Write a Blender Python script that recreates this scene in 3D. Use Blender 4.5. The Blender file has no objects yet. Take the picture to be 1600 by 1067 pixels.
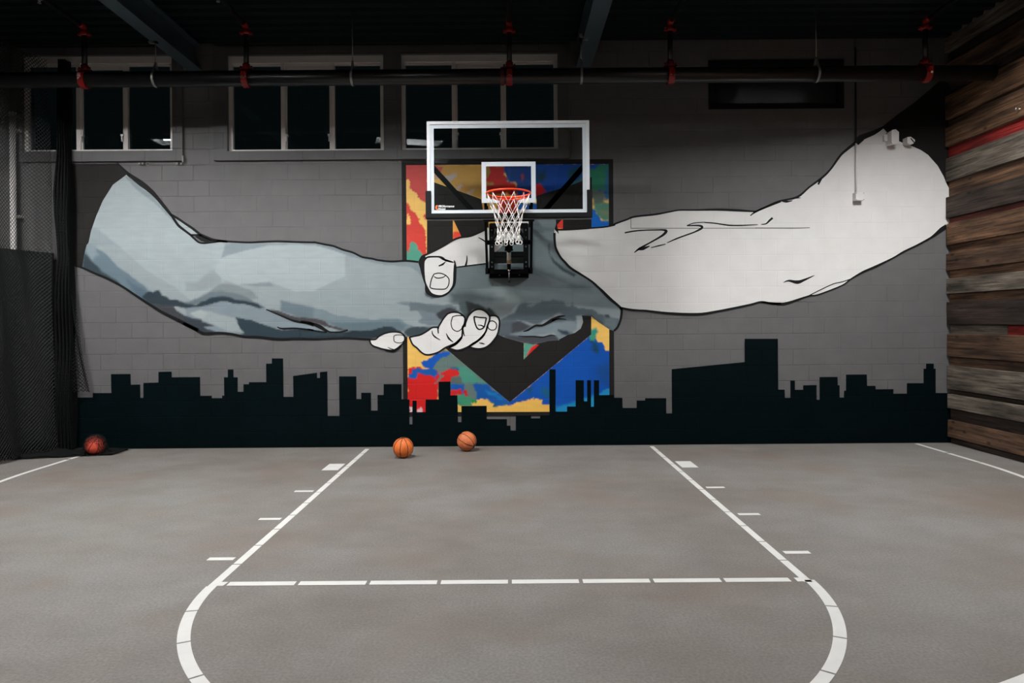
import bpy, bmesh, math, random
import numpy as np
from mathutils import Vector, Matrix, noise, geometry

random.seed(7)
SC = bpy.context.scene
COL = SC.collection
PI = math.pi

# ------------------------------------------------------------------ measured camera (photo frame 1600 x 1067)
F, CX, CY, CH, ROLL = 1095.0, 796.0, 505.0, 1.585, 0.0075
YW = 9.05                       # depth of the mural wall
CR, SR = math.cos(ROLL), math.sin(ROLL)

def un(px, py):
    dx, dy = px - CX, py - CY
    return (CR * dx - SR * dy, SR * dx + CR * dy)

def at(px, py, Y):              # point at depth Y
    x0, y0 = un(px, py)
    return Vector((x0 / F * Y, Y, CH - y0 / F * Y))

def on_floor(px, py):
    x0, y0 = un(px, py)
    Y = F * CH / y0
    return Vector((x0 / F * Y, Y, 0))

def zc(ox, oy, s, pts):         # points read off an enlarged crop
    return [(ox + u / s, oy + v / s) for u, v in pts]

# ------------------------------------------------------------------ colours and materials
def lin(c):
    c = c / 255.0
    return c / 12.92 if c <= 0.04045 else ((c + 0.055) / 1.055) ** 2.4

KLIGHT = 1.0
def alb(rgb, k=None):
    k = KLIGHT if k is None else k
    return tuple(min(0.92, lin(c) / k) for c in rgb)

MATS = {}
class NT:
    def __init__(self, mat):
        self.t = mat.node_tree; self.n = self.t.nodes; self.l = self.t.links
    def add(self, typ, **kw):
        nd = self.n.new(typ)
        for k, v in kw.items():
            if hasattr(nd, k): setattr(nd, k, v)
        return nd
    def link(self, a, ao, b, bi): self.l.new(a.outputs[ao], b.inputs[bi])

def new_mat(name):
    m = bpy.data.materials.new(name); m.use_nodes = True
    nt = NT(m)
    b = nt.n['Principled BSDF']
    MATS[name] = m
    return m, nt, b

def mat(name, col, rough=0.6, metal=0.0, spec=0.5, bump=0.0, bscale=60.0, var=0.0, emit=None, estr=0.0):
    if name in MATS: return MATS[name]
    m, nt, b = new_mat(name)
    b.inputs['Base Color'].default_value = (*col, 1)
    b.inputs['Roughness'].default_value = rough
    b.inputs['Metallic'].default_value = metal
    b.inputs['Specular IOR Level'].default_value = spec
    if emit:
        b.inputs['Emission Color'].default_value = (*emit, 1)
        b.inputs['Emission Strength'].default_value = estr
    if bump or var:
        tc = nt.add('ShaderNodeTexCoord')
        ns = nt.add('ShaderNodeTexNoise'); ns.inputs['Scale'].default_value = bscale
        ns.inputs['Detail'].default_value = 4
        nt.link(tc, 'Object', ns, 'Vector')
        if bump:
            bp = nt.add('ShaderNodeBump'); bp.inputs['Strength'].default_value = bump
            bp.inputs['Distance'].default_value = 0.004
            nt.link(ns, 'Fac', bp, 'Height'); nt.link(bp, 'Normal', b, 'Normal')
        if var:
            mr = nt.add('ShaderNodeMapRange')
            mr.inputs['From Min'].default_value = 0.3; mr.inputs['From Max'].default_value = 0.7
            mr.inputs['To Min'].default_value = 1 - var; mr.inputs['To Max'].default_value = 1 + var
            nt.link(ns, 'Fac', mr, 'Value')
            mx = nt.add('ShaderNodeMix', data_type='RGBA', blend_type='MULTIPLY')
            mx.inputs['Factor'].default_value = 1.0
            mx.inputs[6].default_value = (*col, 1)
            nt.l.new(mr.outputs[0], mx.inputs[7])
            nt.l.new(mx.outputs[2], b.inputs['Base Color'])
    return m

def block_bump(nt, b, strength=1.0):
    """concrete blocks of 406 x 203 mm in running bond, read through every coat of paint on the wall"""
    ge = nt.add('ShaderNodeNewGeometry')
    sp = nt.add('ShaderNodeSeparateXYZ'); nt.link(ge, 'Position', sp, 'Vector')
    cb = nt.add('ShaderNodeCombineXYZ'); nt.link(sp, 'X', cb, 'X'); nt.link(sp, 'Z', cb, 'Y')
    br = nt.add('ShaderNodeTexBrick'); br.offset = 0.5
    br.inputs['Scale'].default_value = 1.0
    br.inputs['Brick Width'].default_value = 0.4066
    br.inputs['Row Height'].default_value = 0.2033
    br.inputs['Mortar Size'].default_value = 0.006
    br.inputs['Mortar Smooth'].default_value = 0.5
    nt.link(cb, 'Vector', br, 'Vector')
    n1 = nt.add('ShaderNodeTexNoise'); n1.inputs['Scale'].default_value = 1.3; n1.inputs['Detail'].default_value = 2
    nt.link(ge, 'Position', n1, 'Vector')
    mr = nt.add('ShaderNodeMapRange'); mr.inputs['From Min'].default_value = 0.42; mr.inputs['From Max'].default_value = 0.6
    mr.inputs['To Min'].default_value = 0.5; mr.inputs['To Max'].default_value = 1.3
    nt.link(n1, 'Fac', mr, 'Value')
    mu = nt.add('ShaderNodeMath', operation='MULTIPLY'); nt.link(br, 'Fac', mu, 0); nt.l.new(mr.outputs[0], mu.inputs[1])
    n2 = nt.add('ShaderNodeTexNoise'); n2.inputs['Scale'].default_value = 45; n2.inputs['Detail'].default_value = 5
    nt.link(ge, 'Position', n2, 'Vector')
    m2 = nt.add('ShaderNodeMath', operation='MULTIPLY'); nt.link(n2, 'Fac', m2, 0); m2.inputs[1].default_value = 0.35
    su = nt.add('ShaderNodeMath', operation='SUBTRACT'); nt.link(m2, 0, su, 0); nt.link(mu, 0, su, 1)
    bp = nt.add('ShaderNodeBump'); bp.inputs['Strength'].default_value = 1.0 * strength; bp.inputs['Distance'].default_value = 0.0045
    nt.link(su, 0, bp, 'Height'); nt.link(bp, 'Normal', b, 'Normal')
    return ge, mu

def paint(name, rgb=None, rough=0.55, attr=None, var=0.06, k=None, spec=0.3, joint=1.0):
    """wall paint; attr = take the colour from the mesh's painted colour"""
    if name in MATS: return MATS[name]
    m, nt, b = new_mat(name)
    b.inputs['Roughness'].default_value = rough
    b.inputs['Specular IOR Level'].default_value = spec
    ge, mu = block_bump(nt, b, joint)
    ns = nt.add('ShaderNodeTexNoise'); ns.inputs['Scale'].default_value = 5.0; ns.inputs['Detail'].default_value = 6
    nt.link(ge, 'Position', ns, 'Vector')
    mr = nt.add('ShaderNodeMapRange'); mr.inputs['From Min'].default_value = 0.3; mr.inputs['From Max'].default_value = 0.7
    mr.inputs['To Min'].default_value = 1 - var; mr.inputs['To Max'].default_value = 1 + var
    nt.link(ns, 'Fac', mr, 'Value')
    mx = nt.add('ShaderNodeMix', data_type='RGBA', blend_type='MULTIPLY'); mx.inputs[0].default_value = 1.0
    if attr:
        at_ = nt.add('ShaderNodeAttribute', attribute_name=attr); nt.l.new(at_.outputs['Color'], mx.inputs[6])
    else:
        mx.inputs[6].default_value = (*alb(rgb, k), 1)
    nt.l.new(mr.outputs[0], mx.inputs[7])
    nt.l.new(mx.outputs[2], b.inputs['Base Color'])
    return m

# ------------------------------------------------------------------ object helpers
def link_obj(name, me, parent=None, m=None, label=None):
    o = bpy.data.objects.new(name, me); COL.objects.link(o)
    if m is not None:
        for mm in (m if isinstance(m, (list, tuple)) else [m]): me.materials.append(mm)
    if parent is not None:
        o.parent = parent
        o.matrix_parent_inverse = parent.matrix_basis.inverted()
    if label: o['label'] = label
    return o

def empty(name, loc, label, cat, group=None, kind=None):
    o = bpy.data.objects.new(name, None); COL.objects.link(o)
    o.location = loc; o.empty_display_size = 0.1
    tag(o, label, cat, group, kind)
    return o

def tag(o, label=None, cat=None, group=None, kind=None):
    if label: o['label'] = label
    if cat: o['category'] = cat
    if group: o['group'] = group
    if kind: o['kind'] = kind
    return o

class MB:
    def __init__(self): self.bm = bmesh.new()
    def box(self, x0, x1, y0, y1, z0, z1, M=None, mi=0, bevel=0):
        r = bmesh.ops.create_cube(self.bm, size=1.0)
        vs = r['verts']
        for v in vs:
            v.co = Vector(((x0 + x1) / 2 + v.co.x * (x1 - x0), (y0 + y1) / 2 + v.co.y * (y1 - y0), (z0 + z1) / 2 + v.co.z * (z1 - z0)))
        if M is not None:
            for v in vs: v.co = M @ v.co
        fs = set(f for v in vs for f in v.link_faces)
        for f in fs: f.material_index = mi
        if bevel:
            es = list(set(e for v in vs for e in v.link_edges))
            bmesh.ops.bevel(self.bm, geom=es, offset=bevel, segments=2, affect='EDGES', profile=0.5)
        return self
    def bar(self, a, b, w, h, up=Vector((0, 0, 1)), mi=0):
        """rectangular bar from a to b, w across, h along up"""
        a, b = Vector(a), Vector(b)
        d = (b - a); L = d.length; d.normalize()
        s = d.cross(up)
        if s.length < 1e-5: s = d.cross(Vector((1, 0, 0)))
        s.normalize(); u = s.cross(d)
        M = Matrix((s, d, u)).transposed().to_4x4(); M.translation = (a + b) / 2
        return self.box(-w / 2, w / 2, -L / 2, L / 2, -h / 2, h / 2, M, mi)
    def cyl(self, a, b, r, r2=None, seg=16, cap=True, mi=0):
        a, b = Vector(a), Vector(b)
        d = b - a; L = d.length
        q = Vector((0, 0, 1)).rotation_difference(d)
        M = Matrix.Translation((a + b) / 2) @ q.to_matrix().to_4x4()
        n0 = len(self.bm.faces)
        bmesh.ops.create_cone(self.bm, cap_ends=cap, segments=seg, radius1=r, radius2=r if r2 is None else r2, depth=L, matrix=M)
        self.bm.faces.ensure_lookup_table()
        for f in self.bm.faces[n0:]:
            f.material_index = mi
            if len(f.verts) == 4: f.smooth = True
        return self
    def tube(self, pts, r, seg=8, closed=False, mi=0):
        pts = [Vector(p) for p in pts]; n = len(pts)
        rings = []
        prev = None
        for i, p in enumerate(pts):
            if closed: t = pts[(i + 1) % n] - pts[i - 1]
            else: t = pts[min(i + 1, n - 1)] - pts[max(i - 1, 0)]
            t.normalize()
            if prev is None:
                ref = Vector((0, 0, 1)) if abs(t.z) < 0.9 else Vector((1, 0, 0))
                s = t.cross(ref).normalized()
            else:
                s = (prev - t * prev.dot(t)).normalized()
            prev = s; u = t.cross(s)
            rr = r[i] if isinstance(r, (list, tuple)) else r
            rings.append([self.bm.verts.new(p + (s * math.cos(2 * PI * k / seg) + u * math.sin(2 * PI * k / seg)) * rr) for k in range(seg)])
        m = n if closed else n - 1
        for i in range(m):
            A, B = rings[i], rings[(i + 1) % n]
            for k in range(seg):
                f = self.bm.faces.new((A[k], A[(k + 1) % seg], B[(k + 1) % seg], B[k])); f.smooth = True; f.material_index = mi
        if not closed:
            for R in (rings[0], rings[-1]):
                try: f = self.bm.faces.new(R); f.material_index = mi
                except ValueError: pass
        return self
    def torus(self, c, R, r, axis=Vector((0, 0, 1)), seg=48, rs=10, mi=0):
        q = Vector((0, 0, 1)).rotation_difference(Vector(axis))
        pts = [Vector(c) + q @ Vector((R * math.cos(2 * PI * i / seg), R * math.sin(2 * PI * i / seg), 0)) for i in range(seg)]
        return self.tube(pts, r, rs, True, mi)
    def quad(self, pts, mi=0):
        f = self.bm.faces.new([self.bm.verts.new(p) for p in pts]); f.material_index = mi
        return self
    def prism(self, pts, vec, mi=0):
        """extrude a planar outline along vec"""
        vec = Vector(vec)
        a = [self.bm.verts.new(Vector(p)) for p in pts]; b = [self.bm.verts.new(Vector(p) + vec) for p in pts]
        n = len(pts)
        fs = [self.bm.faces.new(a), self.bm.faces.new(list(reversed(b)))]
        for i in range(n): fs.append(self.bm.faces.new((a[i], b[i], b[(i + 1) % n], a[(i + 1) % n])))
        for f in fs: f.material_index = mi
        return self
    def build_each(self, name, m, parent=None):
        """every loose piece becomes an object of its own"""
        bm = self.bm; bmesh.ops.recalc_face_normals(bm, faces=bm.faces[:])
        left = set(bm.verts)
        while left:
            seed = left.pop(); grp = {seed}; todo = [seed]
            while todo:
                v = todo.pop()
                for e in v.link_edges:
                    w = e.other_vert(v)
                    if w not in grp: grp.add(w); todo.append(w)
            left -= grp
            fs = [f for f in bm.faces if f.verts[0] in grp]
            ix = {v: i for i, v in enumerate(grp)}
            me = bpy.data.meshes.new(name)
            me.from_pydata([v.co.copy() for v in ix], [], [[ix[v] for v in f.verts] for f in fs]); me.update()
            for p, f in zip(me.polygons, fs): p.use_smooth = f.smooth
            link_obj(name, me, parent, m)
        bm.free()
    def build(self, name, m, parent=None, label=None, recalc=True):
        if recalc: bmesh.ops.recalc_face_normals(self.bm, faces=self.bm.faces[:])
        me = bpy.data.meshes.new(name); self.bm.to_mesh(me); self.bm.free()
        return link_obj(name, me, parent, m, label)

# ------------------------------------------------------------------ paint on the wall
def cr(pts, n=4, closed=False):
    P = [np.array(p, float) for p in pts]; N = len(P); out = []
    rng = range(N) if closed else range(N - 1)
    for i in rng:
        if closed: p0, p1, p2, p3 = P[i - 1], P[i], P[(i + 1) % N], P[(i + 2) % N]
        else: p0, p1, p2, p3 = P[max(i - 1, 0)], P[i], P[i + 1], P[min(i + 2, N - 1)]
        for k in range(n):
            t = k / n
            out.append(0.5 * ((2 * p1) + (-p0 + p2) * t + (2 * p0 - 5 * p1 + 4 * p2 - p3) * t * t + (-p0 + 3 * p1 - 3 * p2 + p3) * t ** 3))
    if not closed: out.append(P[-1])
    return [tuple(q) for q in out]

def wallp(p, layer): return at(p[0], p[1], YW - 0.0012 - 0.0009 * layer)

def add_poly(bm, pts, layer, mi=0):
    vs = [bm.verts.new(wallp(p, layer)) for p in pts]
    try: f = bm.faces.new(vs)
    except ValueError: return
    f.material_index = mi

def tri_poly(pts):
    """triangles of one outline, whatever its shape"""
    V = []
    for p in pts:
        v = Vector((float(p[0]), float(p[1])))
        if not V or (v - V[-1]).length > 1e-4: V.append(v)
    if (V[0] - V[-1]).length < 1e-4: V.pop()
    n = len(V)
    res = geometry.delaunay_2d_cdt(V, [(i, (i + 1) % n) for i in range(n)], [], 1, 1e-6)
    P = np.array([(v.x, v.y) for v in res[0]]); T = [t for t in res[2]]
    cen = np.array([P[list(t)].mean(0) for t in T])
    ok = sdf(cen, [(v.x, v.y) for v in V]) < 0
    return P, [t for t, k in zip(T, ok) if k]

def poly_obj(name, polys, layer, m, parent=None, label=None):
    verts, faces = [], []
    for p in polys:
        P, T = tri_poly(p); n0 = len(verts)
        verts += [wallp(q, layer) for q in P]
        for t in T:
            a, b, c = (P[i] for i in t[:3])
            cr_ = (b[0] - a[0]) * (c[1] - a[1]) - (b[1] - a[1]) * (c[0] - a[0])
            t = [n0 + i for i in t]
            faces.append(tuple(t if cr_ < 0 else reversed(t)))
    me = bpy.data.meshes.new(name); me.from_pydata(verts, [], faces); me.update()
    return link_obj(name, me, parent, m, label)

def stroke_into(bm, pts, w, layer, smooth=True, taper=(False, False)):
    P = cr(pts, 4) if smooth and len(pts) > 2 else [tuple(p) for p in pts]
    n = len(P)
    W = []
    for i in range(n):
        t = i / (n - 1)
        ww = w if not isinstance(w, (list, tuple)) else np.interp(t, np.linspace(0, 1, len(w)), w)
        if taper[0]: ww *= min(1, t / 0.35 + 0.12)
        if taper[1]: ww *= min(1, (1 - t) / 0.35 + 0.12)
        W.append(ww)
    L, R = [], []
    for i in range(n):
        a = np.array(P[max(i - 1, 0)]); b = np.array(P[min(i + 1, n - 1)])
        d = b - a; d = d / (np.linalg.norm(d) + 1e-9); nrm = np.array((-d[1], d[0]))
        p = np.array(P[i])
        W[i] *= 1.15; L.append(bm.verts.new(wallp(p + nrm * W[i] / 2, layer))); R.append(bm.verts.new(wallp(p - nrm * W[i] / 2, layer)))
    for i in range(n - 1):
        try: bm.faces.new((L[i], L[i + 1], R[i + 1], R[i]))
        except ValueError: pass

def strokes_obj(name, strokes, layer, m, parent=None, polys=(), label=None):
    bm = bmesh.new()
    for p in polys: add_poly(bm, p, layer)
    bmesh.ops.triangulate(bm, faces=bm.faces[:], ngon_method='EAR_CLIP')
    for s in strokes:
        pts, w = s[0], s[1]; tp = s[2] if len(s) > 2 else (False, False)
        stroke_into(bm, pts, w, layer, taper=tp)
    for f in bm.faces:
        f.normal_update()
        if f.normal.y > 0: f.normal_flip()
    me = bpy.data.meshes.new(name); bm.to_mesh(me); bm.free()
    return link_obj(name, me, parent, m, label)

def sdf(P, poly):
    """signed distance (negative inside) of points P (n,2) to a polygon"""
    A = np.array(poly, float); B = np.roll(A, -1, axis=0)
    d = np.full(len(P), 1e9); inside = np.zeros(len(P), bool)
    for a, b in zip(A, B):
        e = b - a; w = P - a
        t = np.clip((w @ e) / (e @ e + 1e-12), 0, 1)
        q = w - t[:, None] * e
        d = np.minimum(d, (q ** 2).sum(1))
        c = ((a[1] > P[:, 1]) != (b[1] > P[:, 1])) & (P[:, 0] < (b[0] - a[0]) * (P[:, 1] - a[1]) / (b[1] - a[1] + 1e-12) + a[0])
        inside ^= c
    d = np.sqrt(d)
    return np.where(inside, -d, d)

def painted_obj(name, outline, base, shapes, layer, m, parent, step=3.0, label=None, seed=0, wk=1.0, kk=1.0):
    """a coat of many colours: a fine mesh inside the outline, coloured shape after shape.
    shapes: (polygon, rgb, softness px, wobble px, wobble size px[, opacity])"""
    O = np.array(outline, float)
    mn, mx = O.min(0), O.max(0)
    xs = np.arange(mn[0], mx[0], step); ys = np.arange(mn[1], mx[1], step * 0.87)
    G = np.array([(x + (step / 2 if j % 2 else 0), y) for j, y in enumerate(ys) for x in xs])
    G = G[sdf(G, outline) < -0.45 * step]
    dense = []
    for i in range(len(O)):
        a, b = O[i], O[(i + 1) % len(O)]
        k = max(1, int(np.linalg.norm(b - a) / step))
        for j in range(k): dense.append(a + (b - a) * j / k)
    nb = len(dense)
    V = [Vector((float(p[0]), float(p[1]))) for p in dense] + [Vector((float(p[0]), float(p[1]))) for p in G]
    E = [(i, (i + 1) % nb) for i in range(nb)]
    res = geometry.delaunay_2d_cdt(V, E, [], 1, 1e-5)
    rv, rf = res[0], res[2]
    P = np.array([(v.x, v.y) for v in rv])
    C = np.tile(np.array([lin(c) for c in base]), (len(P), 1))
    for si, s in enumerate(shapes):
        poly, rgb, soft, wob, ws = s[:5]; wob *= wk; op = s[5] if len(s) > 5 else 1.0
        d = sdf(P, poly)
        near = np.where(d < soft + 2.5 * wob + 1)[0]
        if wob:
            for i in near:
                q = Vector((P[i, 0] / ws, P[i, 1] / ws, si * 3.7 + seed))
                d[i] += wob * (noise.noise(q) * 1.5 + 0.7 * noise.noise(q * 2.7))
        a = np.clip(0.5 - d / max(soft, 0.6), 0, 1); a = a * a * (3 - 2 * a) * op
        c = np.array([lin(v) for v in rgb])
        C = C * (1 - a[:, None]) + c * a[:, None]
    # brush marks
    for i in range(len(P)):
        q = Vector((P[i, 0] / 22, P[i, 1] / 5, seed)); C[i] *= 1 + 0.07 * noise.noise(q)
    C = np.clip(C / (KLIGHT * kk), 0, 0.9)
    me = bpy.data.meshes.new(name)
    me.from_pydata([wallp(p, layer) for p in P], [], [tuple(reversed(f)) for f in rf])
    me.update()
    ca = me.color_attributes.new('paint', 'FLOAT_COLOR', 'POINT')
    buf = np.ones((len(P), 4), np.float32); buf[:, :3] = C
    ca.data.foreach_set('color', buf.ravel())
    bm = bmesh.new(); bm.from_mesh(me)
    for f in bm.faces:
        if f.normal.y > 0: f.normal_flip()
    bm.to_mesh(me); bm.free()
    return link_obj(name, me, parent, m, label)
# ================================================================== SETTING
XL, XR, YB, ZC = -9.5, 5.69, -4.5, 5.2

def wz(py, px=796): return at(px, py, YW).z
def wx(px, py=505): return at(px, py, YW).x

# window openings on the wall: (x0,x1) px at mid height, (y top, y bottom) px, mullions px
WINS = [((37, 271), (88, 237), (121, 195)), ((356.5, 600), (87, 236.5), (441.5, 519)), ((627, 871.5), (85, 234), (709, 787.5))]
OPEN = []
for (xa, xb), (ya, yb), ms in WINS:
    mx, my = (xa + xb) / 2, (ya + yb) / 2
    OPEN.append((at(xa, my, YW).x, at(xb, my, YW).x, at(mx, yb, YW).z, at(mx, ya, YW).z, [at(q, my, YW).x for q in ms]))
VENT = (at(1113, 140, YW).x, at(1312, 140, YW).x, at(1212, 164, YW).z, at(1212, 100, YW).z)

M_wall = paint('wall_grey_paint', (99, 97, 97), rough=0.6)
M_dark = paint('trim_grey_paint', (88, 86, 87), rough=0.5)

def build_mural_wall():
    holes = [o[:4] for o in OPEN] + [VENT]
    xs = sorted({XL, XR + 0.3} | {h[0] for h in holes} | {h[1] for h in holes})
    zs = sorted({0.0, ZC + 0.25} | {h[2] for h in holes} | {h[3] for h in holes})
    bm = bmesh.new(); vc = {}
    def V(x, y, z):
        k = (round(x, 5), round(y, 5), round(z, 5))
        if k not in vc: vc[k] = bm.verts.new(k)
        return vc[k]
    def ishole(x, z): return any(h[0] < x < h[1] and h[2] < z < h[3] for h in holes)
    Y0, Y1 = YW, YW + 0.2
    for i in range(len(xs) - 1):
        for j in range(len(zs) - 1):
            xa, xb, za, zb = xs[i], xs[i + 1], zs[j], zs[j + 1]
            if ishole((xa + xb) / 2, (za + zb) / 2): continue
            bm.faces.new((V(xa, Y0, za), V(xb, Y0, za), V(xb, Y0, zb), V(xa, Y0, zb)))
            bm.faces.new((V(xa, Y1, zb), V(xb, Y1, zb), V(xb, Y1, za), V(xa, Y1, za)))
    for x0, x1, z0, z1 in holes:
        bm.faces.new((V(x0, Y0, z0), V(x0, Y1, z0), V(x1, Y1, z0), V(x1, Y0, z0)))
        bm.faces.new((V(x0, Y0, z1), V(x1, Y0, z1), V(x1, Y1, z1), V(x0, Y1, z1)))
        bm.faces.new((V(x0, Y0, z0), V(x0, Y0, z1), V(x0, Y1, z1), V(x0, Y1, z0)))
        bm.faces.new((V(x1, Y0, z0), V(x1, Y1, z0), V(x1, Y1, z1), V(x1, Y0, z1)))
    me = bpy.data.meshes.new('wall_back'); bm.to_mesh(me); bm.free()
    o = link_obj('wall_back', me, None, M_wall)
    tag(o, 'grey painted concrete block wall carrying the handshake mural', 'wall', None, 'structure')
build_mural_wall()

# floor: worn grey acrylic sport surface
def floor_mat():
    m, nt, b = new_mat('court_floor')
    ge = nt.add('ShaderNodeNewGeometry')
    n1 = nt.add('ShaderNodeTexNoise'); n1.inputs['Scale'].default_value = 0.55; n1.inputs['Detail'].default_value = 7; n1.inputs['Roughness'].default_value = 0.62
    n2 = nt.add('ShaderNodeTexNoise'); n2.inputs['Scale'].default_value = 3.0; n2.inputs['Detail'].default_value = 6
    n3 = nt.add('ShaderNodeTexNoise'); n3.inputs['Scale'].default_value = 65; n3.inputs['Detail'].default_value = 3
    mp = nt.add('ShaderNodeMapping'); mp.inputs['Scale'].default_value = (0.9, 1.05, 1)
    nt.link(ge, 'Position', mp, 'Vector')
    nt.link(mp, 'Vector', n1, 'Vector'); nt.link(mp, 'Vector', n2, 'Vector'); nt.link(ge, 'Position', n3, 'Vector')
    r1 = nt.add('ShaderNodeValToRGB')
    e = r1.color_ramp.elements
    e[0].position = 0.33; e[0].color = (*alb((128, 120, 113), 1.25), 1)
    e[1].position = 0.66; e[1].color = (*alb((146, 143, 139), 1.25), 1)
    q = r1.color_ramp.elements.new(0.5); q.color = (*alb((140, 134, 128), 1.25), 1)
    nt.link(n1, 'Fac', r1, 'Fac')
    m1 = nt.add('ShaderNodeMix', data_type='RGBA', blend_type='MULTIPLY'); m1.inputs[0].default_value = 1
    rr = nt.add('ShaderNodeMapRange'); rr.inputs['From Min'].default_value = 0.3; rr.inputs['From Max'].default_value = 0.7
    rr.inputs['To Min'].default_value = 0.93; rr.inputs['To Max'].default_value = 1.06
    nt.link(n2, 'Fac', rr, 'Value'); nt.link(r1, 'Color', m1, 6); nt.l.new(rr.outputs[0], m1.inputs[7])
    m2 = nt.add('ShaderNodeMix', data_type='RGBA', blend_type='MULTIPLY'); m2.inputs[0].default_value = 1
    r3 = nt.add('ShaderNodeMapRange'); r3.inputs['From Min'].default_value = 0.3; r3.inputs['From Max'].default_value = 0.7
    r3.inputs['To Min'].default_value = 0.84; r3.inputs['To Max'].default_value = 1.16
    nt.link(n3, 'Fac', r3, 'Value'); nt.l.new(m1.outputs[2], m2.inputs[6]); nt.l.new(r3.outputs[0], m2.inputs[7])
    # faint rust-brown stains
    n4 = nt.add('ShaderNodeTexNoise'); n4.inputs['Scale'].default_value = 0.9; n4.inputs['Detail'].default_value = 3
    mp4 = nt.add('ShaderNodeMapping'); mp4.inputs['Location'].default_value = (3.1, 7.7, 0)
    nt.link(ge, 'Position', mp4, 'Vector'); nt.link(mp4, 'Vector', n4, 'Vector')
    r4 = nt.add('ShaderNodeMapRange'); r4.inputs['From Min'].default_value = 0.52; r4.inputs['From Max'].default_value = 0.72
    r4.inputs['To Min'].default_value = 0.0; r4.inputs['To Max'].default_value = 0.45
    nt.link(n4, 'Fac', r4, 'Value')
    m3 = nt.add('ShaderNodeMix', data_type='RGBA'); nt.l.new(r4.outputs[0], m3.inputs[0]); nt.l.new(m2.outputs[2], m3.inputs[6])
    m3.inputs[7].default_value = (*alb((134, 116, 102), 1.25), 1)
    nt.l.new(m3.outputs[2], b.inputs['Base Color'])
    b.inputs['Roughness'].default_value = 0.7; b.inputs['Specular IOR Level'].default_value = 0.2
    bp = nt.add('ShaderNodeBump'); bp.inputs['Strength'].default_value = 0.25; bp.inputs['Distance'].default_value = 0.002
    nt.link(n3, 'Fac', bp, 'Height'); nt.link(bp, 'Normal', b, 'Normal')
    return m
tag(MB().box(XL, XR + 0.3, YB, YW + 0.2, -0.15, 0).build('floor', floor_mat()), 'grey sport floor with faint brown stains', 'floor', None, 'structure')

# ceiling: dark ribbed deck, ribs along the mural wall
def build_ceiling():
    bm = bmesh.new(); rows = []
    y = YB
    while y < YW + 0.2:
        for dy, dz in ((0, 0), (0.085, 0), (0.1, 0.04), (0.185, 0.04)):
            rows.append((bm.verts.new((XL, y + dy, ZC + dz)), bm.verts.new((XR + 0.3, y + dy, ZC + dz))))
        y += 0.2
    for a, b in zip(rows[:-1], rows[1:]): bm.faces.new((a[0], a[1], b[1], b[0]))
    me = bpy.data.meshes.new('ceiling'); bm.to_mesh(me); bm.free()
    o = link_obj('ceiling', me, None, mat('ceiling_black', alb((14, 24, 27)), 0.55, spec=0.2, var=0.15, bscale=2))
    tag(o, 'black ribbed metal deck ceiling', 'ceiling', None, 'structure')
build_ceiling()
M_blk = mat('room_dark_paint', alb((26, 28, 29)), 0.8, spec=0.2)
tag(MB().box(XL - 0.15, XL, YB, YW + 0.2, 0, ZC + 0.2).build('wall_left', M_blk), 'dark painted wall far behind the divider net', 'wall', None, 'structure')
tag(MB().box(XL, XR + 0.3, YB - 0.15, YB, 0, ZC + 0.2).build('wall_rear', M_blk), 'dark painted wall behind the viewer', 'wall', None, 'structure')

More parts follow.
